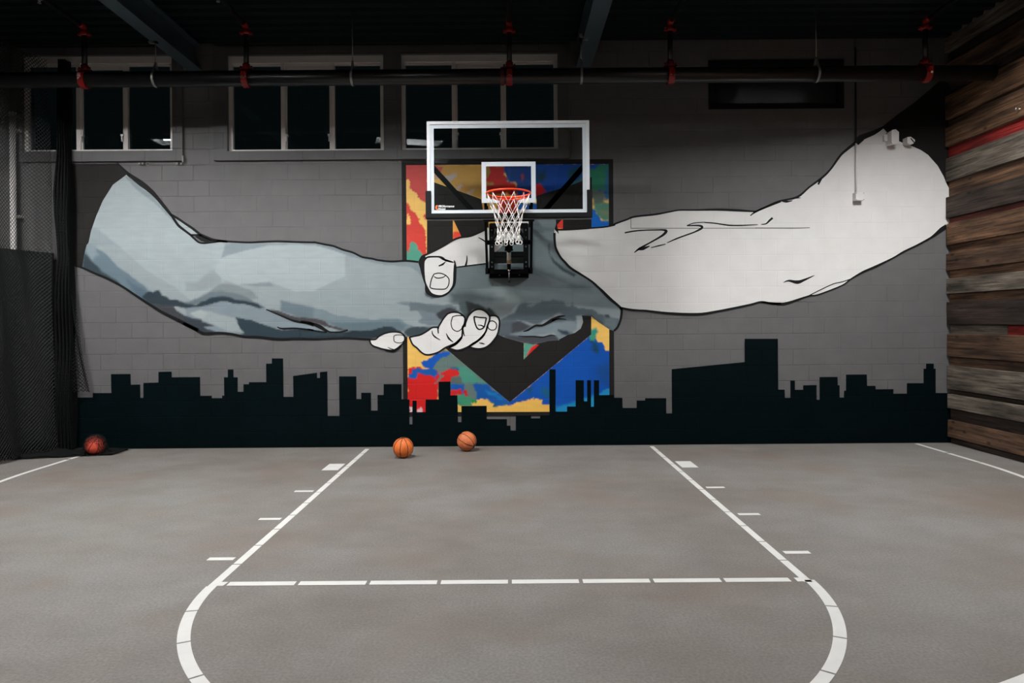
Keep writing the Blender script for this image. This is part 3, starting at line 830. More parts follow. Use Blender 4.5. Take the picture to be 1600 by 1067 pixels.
# ---- skyline
sky = [(104, 633), (118, 632), (121, 632), (121, 621), (145, 621), (145, 614), (174, 614), (173.3, 584.5), (204, 584.2), (204.3, 601), (219, 600.7), (219.3, 621.5), (224, 621.5), (224, 598.2), (247.6, 597.6), (247.5, 581), (268, 580.6), (268.4, 589.4), (312.6, 589), (313, 618.3), (331, 618.3), (331, 622), (347, 622), (347, 618), (350.3, 618), (350, 589.4), (356, 589.4), (356, 577.2), (364.8, 577.2), (364.8, 589.4), (371.4, 589.4), (371.6, 612), (380.4, 612), (380.4, 600.4), (389, 600.4), (389, 597.2), (416, 597), (415.8, 568), (424.8, 568), (424.8, 560), (442.4, 560), (443, 620), (458.4, 620), (458, 587.4), (495.2, 582.2), (495.4, 590.4), (500, 590.4), (499.8, 581.4), (511.4, 580.2), (512, 650), (530.4, 650), (529.8, 588), (556.8, 588), (557, 623.4), (564.4, 623.4), (564.4, 613.6), (579.6, 613.6), (579.8, 641.4), (590, 641.4), (589.8, 617), (599.4, 617), (599.4, 600.2), (627.4, 600.2), (627.4, 624), (639.8, 624.2), (639.8, 663), (644.4, 663), (644.4, 626), (651, 626), (651, 644.2), (665, 644), (665, 624.2), (685.3, 624), (685.3, 596.4), (703.8, 596), (703.8, 617.6), (714.6, 617.6), (715.6, 659.4), (721, 659.4), (721, 634.2), (760.4, 634), (760.6, 654.8), (792, 654.8), (792, 665), (797.6, 665), (797.6, 672.6), (806, 672.6), (806, 649), (829.8, 649), (829.8, 653.6), (844, 653.6), (844, 649), (858.6, 649), (858.4, 577), (868.2, 577), (868, 643), (886, 643), (886, 635), (899.4, 635), (899.4, 594), (912.2, 594), (912.2, 627), (917.4, 627), (917.4, 594), (923.4, 594), (923.4, 635.4), (928, 635.4), (928, 594), (936, 594), (936, 617.3), (959, 617), (959, 621.5), (972.4, 621.5), (972.8, 637.3), (994.8, 637.3), (994.8, 625.6), (1008, 625.6), (1008, 622), (1041, 622), (1041, 646), (1050, 646), (1049.5, 576.8), (1163.5, 565.6), (1163.5, 529.3), (1215.4, 529.3), (1216, 608.5), (1226, 608.7), (1226.5, 621.5), (1235, 621.5), (1235, 594.6), (1242, 594.6), (1242, 609), (1254.8, 609), (1255, 602), (1276, 601.5), (1276, 624.4), (1280.7, 624.4), (1280.5, 589), (1308.7, 588.8), (1309, 602), (1311.8, 602), (1312, 621.2), (1318.8, 621.2), (1319, 610.3), (1322, 610.3), (1322, 585.2), (1354.5, 585), (1354.8, 602.8), (1368, 602.8), (1368.4, 608.3), (1396, 608), (1396, 615), (1417, 615), (1417, 598.6), (1443, 598.5), (1443, 576), (1447, 576), (1447, 568), (1459, 568), (1459, 576), (1462, 576), (1462, 614), (1486, 614), (1486, 691.2), (796, 696.3), (104, 701.5)]
poly_obj('skyline', [sky], 3, P_sky, mural, 'black skyline of flat-roofed towers')

# patches of bare wall that show below the panel border between the towers
bare = [[(640, 651), (644.4, 651), (644.4, 663), (640, 663)], [(716, 651), (721, 651), (721, 659.4), (716, 659.4)],
        [(761, 651), (806, 650.6), (806, 672.6), (797.6, 672.6), (797.6, 665), (792, 665), (792, 654.8), (761, 654.8)], [(829.8, 650.4), (844, 650.4), (844, 653.6), (829.8, 653.6)]]

# ---- black sleeves
sl = poly_obj('sleeve', [[(96, 256), (183, 255.5), (200, 270), (205, 285), (180, 300), (165, 325), (150, 350), (146, 365), (140, 390), (135, 405), (132, 419), (121, 416.7), (96, 412)]], 3, P_sleeve, mural)
sr = poly_obj('sleeve', [[(1336, 217), (1343, 211), (1365, 203.5), (1379, 197.5), (1401, 180), (1429, 160), (1455, 138), (1486, 110), (1486, 300), (1470, 300), (1455, 265), (1420, 240), (1388, 225), (1360, 225)]], 3, P_black, mural)

# ---- grey arm and hand
g_up = zc(120, 240, 7.62, [(590, 252), (640, 300), (700, 350), (760, 395), (830, 440), (900, 500), (960, 560), (1050, 660), (1130, 745), (1150, 775), (1200, 860), (1280, 920), (1360, 980)]) + \
       zc(290, 350, 7.62, [(80, 155), (150, 212), (200, 230), (270, 226), (330, 216), (400, 208), (500, 210), (740, 222), (900, 215), (1100, 210), (1300, 216)]) + \
       zc(470, 360, 7.62, [(0, 140), (160, 144), (280, 168), (390, 190), (500, 232), (620, 266), (730, 318), (850, 338), (920, 355), (1080, 372), (1250, 364), (1400, 378)])
g_hand_top = [(660, 412), (700, 425), (713.5, 417.6), (726.6, 415.8), (745, 413.5), (762, 411.5), (776, 393), (788, 381), (800, 374), (815, 368), (828, 345), (828, 341.5), (868.3, 341.5), (869, 350), (867, 356)]
g_right = zc(820, 330, 8.894, [(411, 300), (415, 400), (430, 510), (490, 630), (560, 710), (640, 790), (800, 890), (930, 975), (1030, 1065)]) + \
          zc(840, 430, 8.894, [(900, 220), (1000, 320), (1150, 450), (1168, 485), (1150, 620), (1110, 720), (1060, 772), (1000, 755), (860, 660), (740, 568), (615, 558), (632, 650), (600, 740), (520, 800), (420, 830), (300, 892)])
g_bot = zc(740, 430, 8.894, [(1190, 905), (1050, 912), (950, 937), (830, 962), (700, 942), (560, 902), (450, 872), (330, 822)]) + [(766, 500), (745, 500), (700, 520), (660, 524), (640, 527), (610, 522), (579, 528.5)] + \
        zc(470, 440, 7.62, [(700, 682), (560, 676), (400, 678), (200, 686), (0, 686)]) + \
        zc(290, 430, 7.62, [(1300, 760), (1180, 768), (1050, 766), (860, 741), (700, 741), (560, 711), (400, 696), (220, 698), (0, 586)]) + \
        zc(110, 380, 7.62, [(1300, 922), (1100, 820), (930, 715), (760, 605), (620, 510), (440, 416), (300, 356), (140, 290)]) + \
        [(131, 399.7), (135.3, 383), (138.4, 379), (142.3, 360.7), (150, 338.4), (160.7, 313.5), (176.4, 288.6)]
g_out = g_up + g_hand_top + g_right + g_bot
a1 = lambda p: zc(110, 380, 7.62, p)
a2 = lambda p: zc(290, 430, 7.62, p)
a3 = lambda p: zc(470, 440, 7.62, p)
a4 = lambda p: zc(290, 350, 7.62, p)
a5 = lambda p: zc(470, 360, 7.62, p)
h1_ = lambda p: zc(740, 430, 8.894, p)
h2_ = lambda p: zc(840, 430, 8.894, p)
h3_ = lambda p: zc(640, 450, 8.894, p)
h4_ = lambda p: zc(820, 330, 8.894, p)
gs = [
 # upper arm
 ([(120, 240), (330, 240), (350, 380), (350, 470), (300, 470), (270, 447), (228, 422), (202, 398.4), (179.5, 380), (160, 366), (140, 360)], (166, 176, 178), 3, 2, 20),
 (zc(120, 240, 7.62, [(150, 880), (260, 900), (420, 1040), (470, 1090), (130, 1090)]), (148, 160, 163), 5, 2, 12),
 (a1([(300, 50), (440, 140), (550, 270), (700, 370), (860, 490), (950, 580), (1050, 700), (1000, 760), (500, 480), (100, 300), (180, 20)]), (106, 124, 134), 4, 2, 12),
 (a1([(180, 0), (300, 30), (330, 140), (260, 200), (200, 140)]), (138, 152, 158), 8, 2, 9),
 (a1([(160, 100), (190, 130), (260, 210), (340, 290), (380, 340), (450, 380), (600, 480), (560, 500), (420, 420), (140, 300)]), (52, 66, 72), 4, 2, 9),
 (a1([(680, 440), (900, 560), (950, 640), (900, 700), (760, 600)]), (88, 108, 120), 8, 3, 10),
 (zc(120, 240, 7.62, [(560, 260), (650, 300), (760, 400), (900, 490), (1130, 750), (1190, 850), (1100, 760), (960, 620), (860, 540), (700, 420)]), (138, 152, 156), 2, 1, 10),
 # elbow
 (a4([(0, 690), (140, 690), (250, 590), (330, 560), (430, 640), (420, 700), (330, 760), (150, 790), (0, 800)]), (150, 160, 162), 7, 2, 12),
 (a4([(330, 760), (430, 700), (600, 720), (750, 740), (860, 880), (750, 900), (600, 850), (450, 820), (280, 820)]), (134, 143, 145), 5, 2, 10),
 (a4([(430, 400), (470, 240), (900, 225), (1524, 225), (1524, 250), (1340, 240), (1000, 250), (880, 275), (700, 320), (510, 370)]), (138, 151, 155), 2, 1, 10),
 (a4([(420, 420), (500, 375), (700, 320), (1000, 252), (1600, 250), (1900, 300), (1900, 620), (1520, 800), (1300, 800), (1200, 770), (1000, 690), (620, 725), (440, 660), (350, 560)]), (172, 182, 184), 3, 1, 14),
 (a4([(620, 730), (1000, 690), (1200, 770), (1300, 800), (1520, 850), (1520, 980), (1250, 930), (1130, 1000), (960, 940), (850, 860), (770, 780)]), (156, 166, 168), 3, 2, 12),
 (a4([(640, 722), (800, 712), (1000, 695), (1050, 740), (850, 745)]), (136, 146, 150), 2, 1, 9),
 # mid forearm
 (a5([(0, 740), (100, 740), (260, 680), (570, 680), (700, 700), (850, 840), (1200, 880), (1400, 960), (1440, 1060), (900, 1060), (500, 1000), (250, 925), (0, 880)]), (154, 165, 167), 4, 2, 14),
 (a5([(0, 155), (160, 175), (400, 240), (560, 300), (700, 340), (880, 385), (1000, 405), (1300, 435), (1400, 500), (1450, 560), (1450, 330), (1080, 360), (700, 290), (390, 175), (0, 135)]), (134, 147, 152), 1.5, 1, 10),
 (a3([(-60, 270), (0, 285), (250, 325), (400, 390), (620, 430), (850, 450), (1000, 440), (1150, 440), (1250, 490), (1340, 525), (1250, 600), (1080, 560), (1000, 545), (820, 590), (560, 590), (430, 550), (330, 510), (0, 440), (-60, 420)]), (124, 140, 146), 2, 2, 11),
 (a3([(300, 470), (620, 490), (820, 470), (1000, 470), (1150, 460), (1250, 520), (1230, 590), (1080, 550), (1000, 540), (820, 590), (560, 580), (430, 550)]), (100, 118, 126), 6, 2, 11),
 (a2([(1135, 300), (1300, 335), (1520, 385), (1524, 520), (1330, 500), (1200, 460), (1130, 430)]), (110, 126, 133), 5, 2, 11),
 (a3([(1120, 250), (1300, 240), (1524, 265), (1700, 280), (1700, 520), (1524, 530), (1400, 480), (1440, 430), (1390, 330), (1290, 290)]), (120, 134, 140), 3, 2, 10),
 (a3([(1210, 450), (1350, 500), (1500, 520), (1500, 532), (1330, 528)]), (154, 164, 168), 1, 1, 8),
 (a3([(1240, 580), (1330, 530), (1524, 540), (1700, 540), (1700, 640), (1400, 650), (1270, 660), (1230, 610)]), (58, 72, 78), 3, 2, 8),
 # lower muscle
 (a2([(0, 370), (150, 380), (300, 345), (440, 315), (540, 340), (700, 350), (870, 395), (960, 405), (1080, 460), (1270, 545), (1450, 580), (1524, 605), (1524, 645), (1320, 635), (1150, 640), (1000, 615), (880, 580), (780, 530), (590, 500), (650, 640), (710, 690), (560, 695), (350, 685), (220, 600), (110, 570), (0, 490)]), (136, 149, 156), 2, 2, 10),
 (a2([(50, 450), (170, 415), (300, 430), (400, 470), (590, 500), (650, 640), (690, 680), (500, 660), (330, 590), (200, 540)]), (162, 172, 173), 4, 2, 9),
 (a2([(60, 455), (180, 415), (260, 450), (210, 520), (120, 500)]), (174, 182, 182), 4, 2, 9),
 (a2([(590, 500), (640, 510), (780, 535), (1000, 612), (1150, 650), (1320, 640), (1524, 655), (1524, 800), (1050, 790), (700, 750), (560, 705), (700, 690), (650, 640)]), (46, 62, 71), 2, 1.5, 9),
 (a3([(-20, 560), (150, 572), (300, 600), (400, 602), (560, 588), (660, 582), (820, 580), (1000, 533), (1080, 540), (1200, 590), (1200, 640), (890, 690), (820, 700), (560, 690), (-20, 700)]), (36, 51, 58), 2, 1.5, 9),
 (a3([(0, 590), (300, 610), (560, 600), (500, 640), (0, 660)]), (52, 68, 76), 4, 2, 8, 0.8),
 (a3([(-20, 470), (100, 485), (220, 520), (300, 580), (310, 600), (150, 575), (-20, 562)]), (140, 153, 160), 1, 1, 8),
 (a3([(200, 512), (260, 520), (330, 555), (400, 580), (470, 583), (470, 597), (360, 592)]), (140, 152, 158), 1, 1, 8),
 (a2([(960, 405), (1110, 425), (1200, 460), (1330, 500), (1524, 515), (1524, 585), (1290, 545), (1100, 470)]), (70, 68, 71), 2, 1, 9),
 (a3([(0, 425), (180, 440), (290, 470), (330, 512), (430, 540), (545, 577), (470, 580), (330, 545), (220, 512), (100, 482), (0, 466)]), (72, 67, 70), 2, 1, 9),
 # dark crescents
 (a2([(-150, 320), (0, 325), (150, 270), (280, 200), (400, 188), (550, 205), (700, 250), (850, 330), (940, 385), (860, 360), (500, 270), (300, 280), (100, 360), (-100, 370)]), (106, 119, 125), 5, 2, 9),
 (a2([(100, 370), (200, 310), (300, 268), (400, 250), (500, 258), (600, 290), (750, 310), (860, 345), (935, 388), (880, 398), (700, 345), (560, 335), (500, 315), (430, 312), (300, 342), (180, 378)]), (38, 54, 64), 3, 1.5, 9),
 (a1([(930, 570), (980, 580), (1050, 555), (1100, 620), (1180, 660), (1280, 685), (1380, 715), (1500, 735), (1524, 760), (1380, 775), (1240, 750), (1000, 730), (930, 720), (850, 640)]), (44, 58, 66), 3, 2, 8),
 (a1([(860, 650), (960, 720), (1220, 740), (1240, 780), (1350, 860), (1450, 890), (1560, 910), (1560, 1060), (1300, 940), (1000, 760)]), (64, 66, 70), 3, 2, 9),
 (a2([(-20, 490), (100, 510), (200, 560), (330, 600), (220, 620), (330, 660), (430, 695), (200, 705), (-20, 600)]), (54, 62, 70), 3, 2, 8),
 # hand
 (h1_([(-400, -300), (300, -900), (1200, -900), (2100, 300), (2100, 480), (1423, 420), (1300, 430), (1150, 345), (900, 360), (640, 395), (370, 590), (-200, 400), (-700, 300)]), (124, 136, 139), 4, 2, 16),
 (h3_([(280, 60), (640, 40), (690, 120), (420, 210), (250, 190), (0, 190), (0, 60)]), (152, 162, 163), 8, 3, 12),
 (h1_([(0, 200), (250, 160), (480, 200), (700, 330), (640, 400), (380, 380), (0, 380)]), (132, 141, 142), 12, 3, 12),
 (h1_([(-350, 230), (0, 230), (250, 280), (420, 340), (250, 385), (0, 380), (-300, 390)]), (84, 96, 98), 16, 3, 14),
 (h4_([(100, 760), (250, 820), (450, 890), (620, 985), (900, 1067), (700, 1067), (400, 960), (90, 850)]), (88, 99, 101), 13, 2, 12),  # diagonal band: partly the hoop mount's cast shadow, painted into the hand
 (h4_([(110, 90), (170, 120), (240, 220), (260, 300), (110, 290)]), (92, 103, 106), 4, 2, 9),
 (h4_([(110, 210), (420, 230), (420, 280), (110, 280)]), (104, 116, 119), 7, 1, 9),
 (h4_([(340, 440), (350, 600), (420, 690), (560, 800), (720, 880), (680, 910), (520, 830), (400, 720), (335, 600), (325, 480)]), (62, 78, 84), 2.2, 0.6, 9),
 (h1_([(560, 520), (640, 400), (700, 372), (800, 372), (900, 355), (1150, 340), (1250, 368), (1310, 430), (1423, 440), (1423, 780), (1100, 980), (600, 950), (320, 830), (380, 610)]), (92, 105, 112), 4, 3, 12),
 (h2_([(480, 380), (520, 440), (570, 465), (640, 460), (740, 470), (860, 530), (940, 560), (1040, 590), (1140, 590), (1140, 740), (1040, 780), (620, 560), (560, 560), (400, 560)]), (94, 108, 115), 3, 3, 10),
 (h1_([(370, 690), (620, 640), (700, 650), (840, 690), (700, 760), (600, 810), (470, 825), (330, 810)]), (66, 69, 74), 4, 2, 10),
 (h1_([(600, 620), (700, 640), (870, 690), (1000, 620), (1190, 525), (1260, 560), (1100, 600), (960, 685), (820, 705)]), (146, 153, 154), 4, 2, 10),
 (h1_([(740, 430), (860, 365), (960, 350), (900, 385), (800, 440)]), (126, 138, 141), 4, 2, 8),
 (h1_([(460, 820), (700, 775), (820, 735), (960, 725), (1100, 655), (1280, 630), (1423, 640), (1423, 800), (1200, 760), (1170, 770), (1290, 850), (1200, 905), (1140, 840), (1080, 812), (960, 858), (830, 850), (600, 840)]), (128, 141, 147), 3, 2, 10),
 (h1_([(900, 830), (1000, 820), (1110, 800), (1160, 850), (1080, 815), (960, 858)]), (158, 165, 167), 3, 1.5, 8),
 (h1_([(470, 835), (620, 852), (830, 858), (960, 864), (1080, 838), (1140, 852), (1180, 905), (1050, 915), (830, 965), (560, 905), (330, 822)]), (72, 74, 80), 2, 1.5, 9),
 (h1_([(1180, 760), (1300, 780), (1330, 830), (1220, 820)]), (44, 60, 74), 4, 2, 7),
 (h2_([(605, 590), (632, 650), (600, 745), (520, 802), (495, 785), (560, 720), (585, 640)]), (156, 162, 162), 3, 1.5, 8),
 (h2_([(615, 555), (740, 555), (860, 640), (1000, 720), (1040, 760), (860, 660), (740, 575)]), (58, 62, 66), 5, 2, 8),
 (h2_([(920, 700), (980, 720), (1060, 770), (1100, 700), (1130, 600), (1060, 590), (940, 560)]), (116, 130, 136), 6, 2, 9, 0.8),
 (h2_([(935, 545), (990, 550), (1010, 590), (950, 580)]), (66, 78, 86), 3, 2, 7),
 # shadows round the fingers
 (h3_([(0, 190), (280, 230), (560, 235), (660, 270), (640, 320), (380, 360), (200, 310), (0, 320)]), (104, 118, 124), 3, 2, 10),
 (h3_([(370, 370), (450, 300), (560, 270), (680, 320), (600, 350), (520, 380), (460, 450), (410, 420)]), (58, 59, 64), 3, 2, 9),
 (h3_([(680, 200), (720, 170), (820, 180), (790, 400), (760, 420), (690, 300)]), (86, 100, 102), 4, 2, 9),
 (h3_([(780, 180), (960, 225), (1070, 290), (1110, 270), (1160, 320), (1230, 400), (1100, 400), (980, 300), (880, 310), (790, 460), (770, 400), (800, 340)]), (48, 54, 55), 4, 2, 9),
 (h3_([(1050, 250), (1300, 190), (1420, 240), (1423, 330), (1270, 420), (1180, 300)]), (130, 138, 139), 5, 3, 7),
 (h3_([(1240, 480), (1423, 470), (1423, 640), (1220, 660)]), (88, 98, 104), 5, 3, 9),
 (h3_([(215, 60), (240, 60), (400, 130), (310, 150), (220, 110)]), (70, 80, 84), 3, 1, 7),
]
garm = painted_obj('grey_arm', g_out, (156, 166, 168), gs, 4, P_attr, mural, 2.4, 'arm and hand painted in greys', 5, 0.45, 1.22)

# ---- white hand and arm
w_arm = zc(820, 330, 8.894, [(465, 250), (411, 250), (411, 320), (415, 400), (430, 510), (490, 630), (560, 710), (640, 790), (800, 890), (930, 975), (1030, 1065)]) + zc(840, 430, 8.894, [(900, 220), (1000, 320), (1150, 450), (1180, 455), (1420, 490)]) + \
    zc(960, 310, 5.615, [(280, 985), (480, 1008), (730, 1018), (880, 995), (1050, 960), (1200, 930), (1290, 908), (1390, 922), (1460, 922)]) + \
    zc(1180, 330, 5.161, [(260, 742), (430, 682), (510, 672), (700, 598), (770, 548), (970, 447), (1110, 378), (1200, 320), (1300, 275), (1420, 210), (1540, 115)]) + [(1486, 345), (1486, 300)] + \
    zc(1180, 180, 5.333, [(1590, 560), (1570, 510), (1520, 420), (1440, 330), (1380, 290), (1290, 250), (1190, 215), (1110, 155), (1065, 108), (990, 155), (870, 210), (750, 300), (700, 350), (630, 450), (560, 520), (450, 600), (350, 680), (200, 715), (100, 755), (0, 805)]) + \
    zc(960, 310, 5.615, [(1240, 115), (1080, 105), (900, 98), (700, 102), (570, 103), (480, 118), (360, 140), (180, 160), (110, 185), (0, 225)]) + \
    zc(820, 330, 8.894, [(1250, 190), (1100, 220), (950, 232), (720, 250), (500, 260)])
warm = poly_obj('white_arm', [w_arm], 5, P_white, mural, 'arm painted plain white with black contours')
c7 = lambda p: zc(640, 340, 7.62, p)
w_back = c7([(180, 450), (260, 415), (350, 370), (430, 325), (500, 280), (540, 260), (600, 240), (720, 225), (770, 205), (830, 180), (910, 140)]) + [(775, 352), (800, 345), (826, 343), (824, 366), (800, 374), (787, 382), (775, 393), (760.5, 411.5)] + c7([(760, 562), (660, 572), (560, 590), (400, 560), (200, 560)])
thumb_blk = c7([(185, 443), (115, 525), (130, 600), (150, 680), (170, 750), (187, 800), (190, 870), (220, 910), (300, 945), (380, 940), (430, 920), (470, 890), (510, 845), (540, 790), (549, 700), (552, 600), (545, 560), (520, 510), (400, 470)])
thumb_w = c7([(180, 530), (200, 495), (235, 475), (330, 470), (420, 490), (524, 530), (526, 570), (520, 650), (518, 740), (510, 800), (490, 840), (460, 880), (420, 905), (380, 920), (340, 920), (300, 912), (265, 895), (240, 865), (210, 810), (190, 755), (182, 690), (178, 620)])
whand = poly_obj('white_hand', [w_back], 6, P_white, mural, 'white hand wrapped round the grey wrist')
tcx = np.array(thumb_blk).mean(0)
thumb_blk = [tuple(tcx + (np.array(q) - tcx) * 1.035) for q in thumb_blk]
poly_obj('thumb_contour', [cr(thumb_blk, 3, True)], 7, P_line, whand)
poly_obj('thumb', [cr(thumb_w, 3, True), c7([(186, 470), (192, 452), (260, 418), (520, 440), (528, 540), (420, 520), (330, 466), (230, 464)])], 8, P_white, whand)
fA = h3_([(-2, 682), (70, 668), (150, 650), (240, 600), (310, 552), (360, 545), (392, 547), (400, 560), (402, 540), (430, 490), (470, 425), (520, 365), (560, 345), (600, 335), (650, 337), (690, 346), (740, 380), (770, 420), (766, 470), (755, 510), (735, 545), (734, 600), (730, 650), (718, 685), (640, 762), (560, 800), (490, 832), (400, 890), (300, 922), (220, 924), (160, 890), (100, 830), (40, 780)])
fB = h3_([(772, 520), (776, 490), (790, 450), (810, 400), (835, 365), (870, 330), (905, 308), (940, 297), (980, 295), (1025, 308), (1060, 330), (1090, 360), (1112, 395), (1112, 440), (1098, 485), (1080, 530), (1068, 580), (1050, 620), (1020, 660), (990, 692), (940, 735), (880, 772), (820, 812), (760, 842), (700, 862), (650, 866), (590, 850), (550, 830), (650, 775), (725, 690), (742, 640), (750, 560)])
fC = h3_([(1122, 388), (1150, 382), (1190, 385), (1220, 400), (1240, 425), (1250, 470), (1246, 530), (1235, 600), (1220, 645), (1200, 685), (1140, 762), (1095, 802), (1050, 828), (1000, 842), (960, 846), (920, 842), (880, 834), (830, 818), (900, 775), (1000, 692), (1060, 612), (1090, 510), (1118, 440)])
fP = a3([(818, 692), (850, 690), (892, 686), (930, 652), (965, 632), (1000, 617), (1060, 602), (1110, 598), (1160, 602), (1200, 614), (1232, 640), (1247, 670), (1243, 695), (1225, 725), (1200, 750), (1140, 798), (1080, 818), (980, 803), (920, 785), (870, 768), (835, 740)])
for fpoly, lay in ((fC, 5), (fB, 6), (fA, 7), (fP, 7)):
    poly_obj('finger', [fpoly], lay, P_white, whand)

# ---- contours
P_ = strokes_obj
ol = lambda pts, w, tp=(False, False): (pts, w, tp)
g_contour = [
 ol(zc(120, 240, 7.62, [(480, 112), (600, 225), (660, 275), (760, 350), (820, 395), (900, 465), (960, 530), (1050, 640), (1130, 740)]), [2, 3, 5, 7.5, 7, 6, 5, 4.5, 3.5]),
 ol(zc(120, 240, 7.62, [(1120, 725), (1200, 770), (1290, 832), (1380, 892), (1480, 972)]) + a4([(180, 128), (280, 172), (370, 196), (500, 208)]), [3, 3, 3.2, 3.5, 3.2, 4, 3.5, 3]),
 ol(zc(120, 240, 7.62, [(1130, 740), (1160, 785), (1210, 855), (1280, 912), (1360, 972)]) + a4([(80, 152), (150, 212), (200, 226), (270, 222), (400, 205)]), [3, 3.5, 3.5, 3, 3, 2.5, 2.5, 2.5, 2.5]),
 ol(a4([(60, 130), (180, 128)]), 2.2),
 ol(a4([(370, 200), (500, 207), (740, 219), (900, 212), (1100, 205), (1300, 213), (1520, 218)]) + a5([(160, 140), (280, 165), (390, 186), (500, 229), (620, 263), (730, 316), (850, 336), (920, 353), (1080, 370), (1250, 361), (1400, 376)]), 2.6),
 ol(a1([(60, 272), (140, 290), (300, 362), (440, 420), (620, 516), (760, 610), (930, 720), (1100, 825), (1300, 925), (1520, 1035)]), [2, 2.5, 2.8, 3, 3, 3, 3.4, 4, 4.5, 5]),
 ol(a2([(-30, 570), (110, 640), (220, 695), (400, 688), (560, 702), (700, 732), (860, 736), (1050, 758), (1180, 762), (1300, 756), (1524, 760)]) + a3([(200, 684), (400, 676), (560, 672), (700, 680), (830, 690)]), [4, 4, 4, 3.4, 3, 3.4, 3.6, 3.6, 3.2, 3, 2.6, 2.6, 2.6, 2.2]),
 ol(a2([(960, 408), (1110, 470), (1290, 543), (1440, 572), (1524, 600)]), [1.5, 2.2, 3, 3, 2.4]),
 ol(a3([(0, 476), (100, 490), (220, 545), (310, 598)]), [3.4, 3.4, 3, 1.5]),
 ol(a3([(100, 484), (220, 520), (300, 575), (360, 600), (470, 598), (560, 575)]), [1.8, 2.4, 2.4, 1.8, 2, 2.4]),
 ol(a2([(1090, 615), (1150, 635), (1320, 632), (1524, 655)]) + a3([(80, 566), (200, 590), (310, 602)]), [1.2, 2.4, 2.2, 2, 1.8, 1.4]),
 ol(g_right[:13], [3.4, 3, 3, 3, 3.2, 3, 2.6, 2.8, 3.4, 4, 3.4, 3]),
 ol(h2_([(1150, 450), (1170, 490), (1152, 620), (1112, 720), (1060, 774)]), 3.0),
 ol(h1_([(690, 782), (760, 760), (860, 700), (960, 695), (1090, 625), (1190, 575), (1275, 562)]), [1, 2.5, 2.6, 2.8, 5, 3, 0.8]),
 ol(h1_([(1090, 628), (1190, 605), (1285, 616)]), [3, 1.8, 0.8]),
 ol(h1_([(620, 846), (700, 852), (830, 850), (960, 860), (1070, 834), (1140, 842)]), [0.8, 1.4, 1.6, 1.6, 1.4, 0.8]),
 ol(c7([(550, 592), (660, 578), (760, 566), (920, 545)]), [1.5, 2, 2, 1.6]),
]
g_dark = [a4([(110, 150), (190, 140), (280, 178), (340, 195), (270, 215), (200, 215), (150, 190)])]
P_('contour', g_contour, 8, P_line, garm, [zc(290, 350, 7.62, [(110, 148), (190, 138), (300, 185), (330, 197), (260, 212), (190, 205)])])
slv_light = poly_obj('cuff_patch', [zc(120, 240, 7.62, [(1165, 770), (1290, 840), (1390, 905), (1455, 965), (1365, 965), (1280, 905), (1210, 850)])], 5, paint('mural_pale_grey', (172, 180, 182), var=0.03, k=1.22), garm)
c5 = lambda p: zc(960, 310, 5.615, p)
w51 = lambda p: zc(1180, 330, 5.161, p)
w53 = lambda p: zc(1180, 180, 5.333, p)
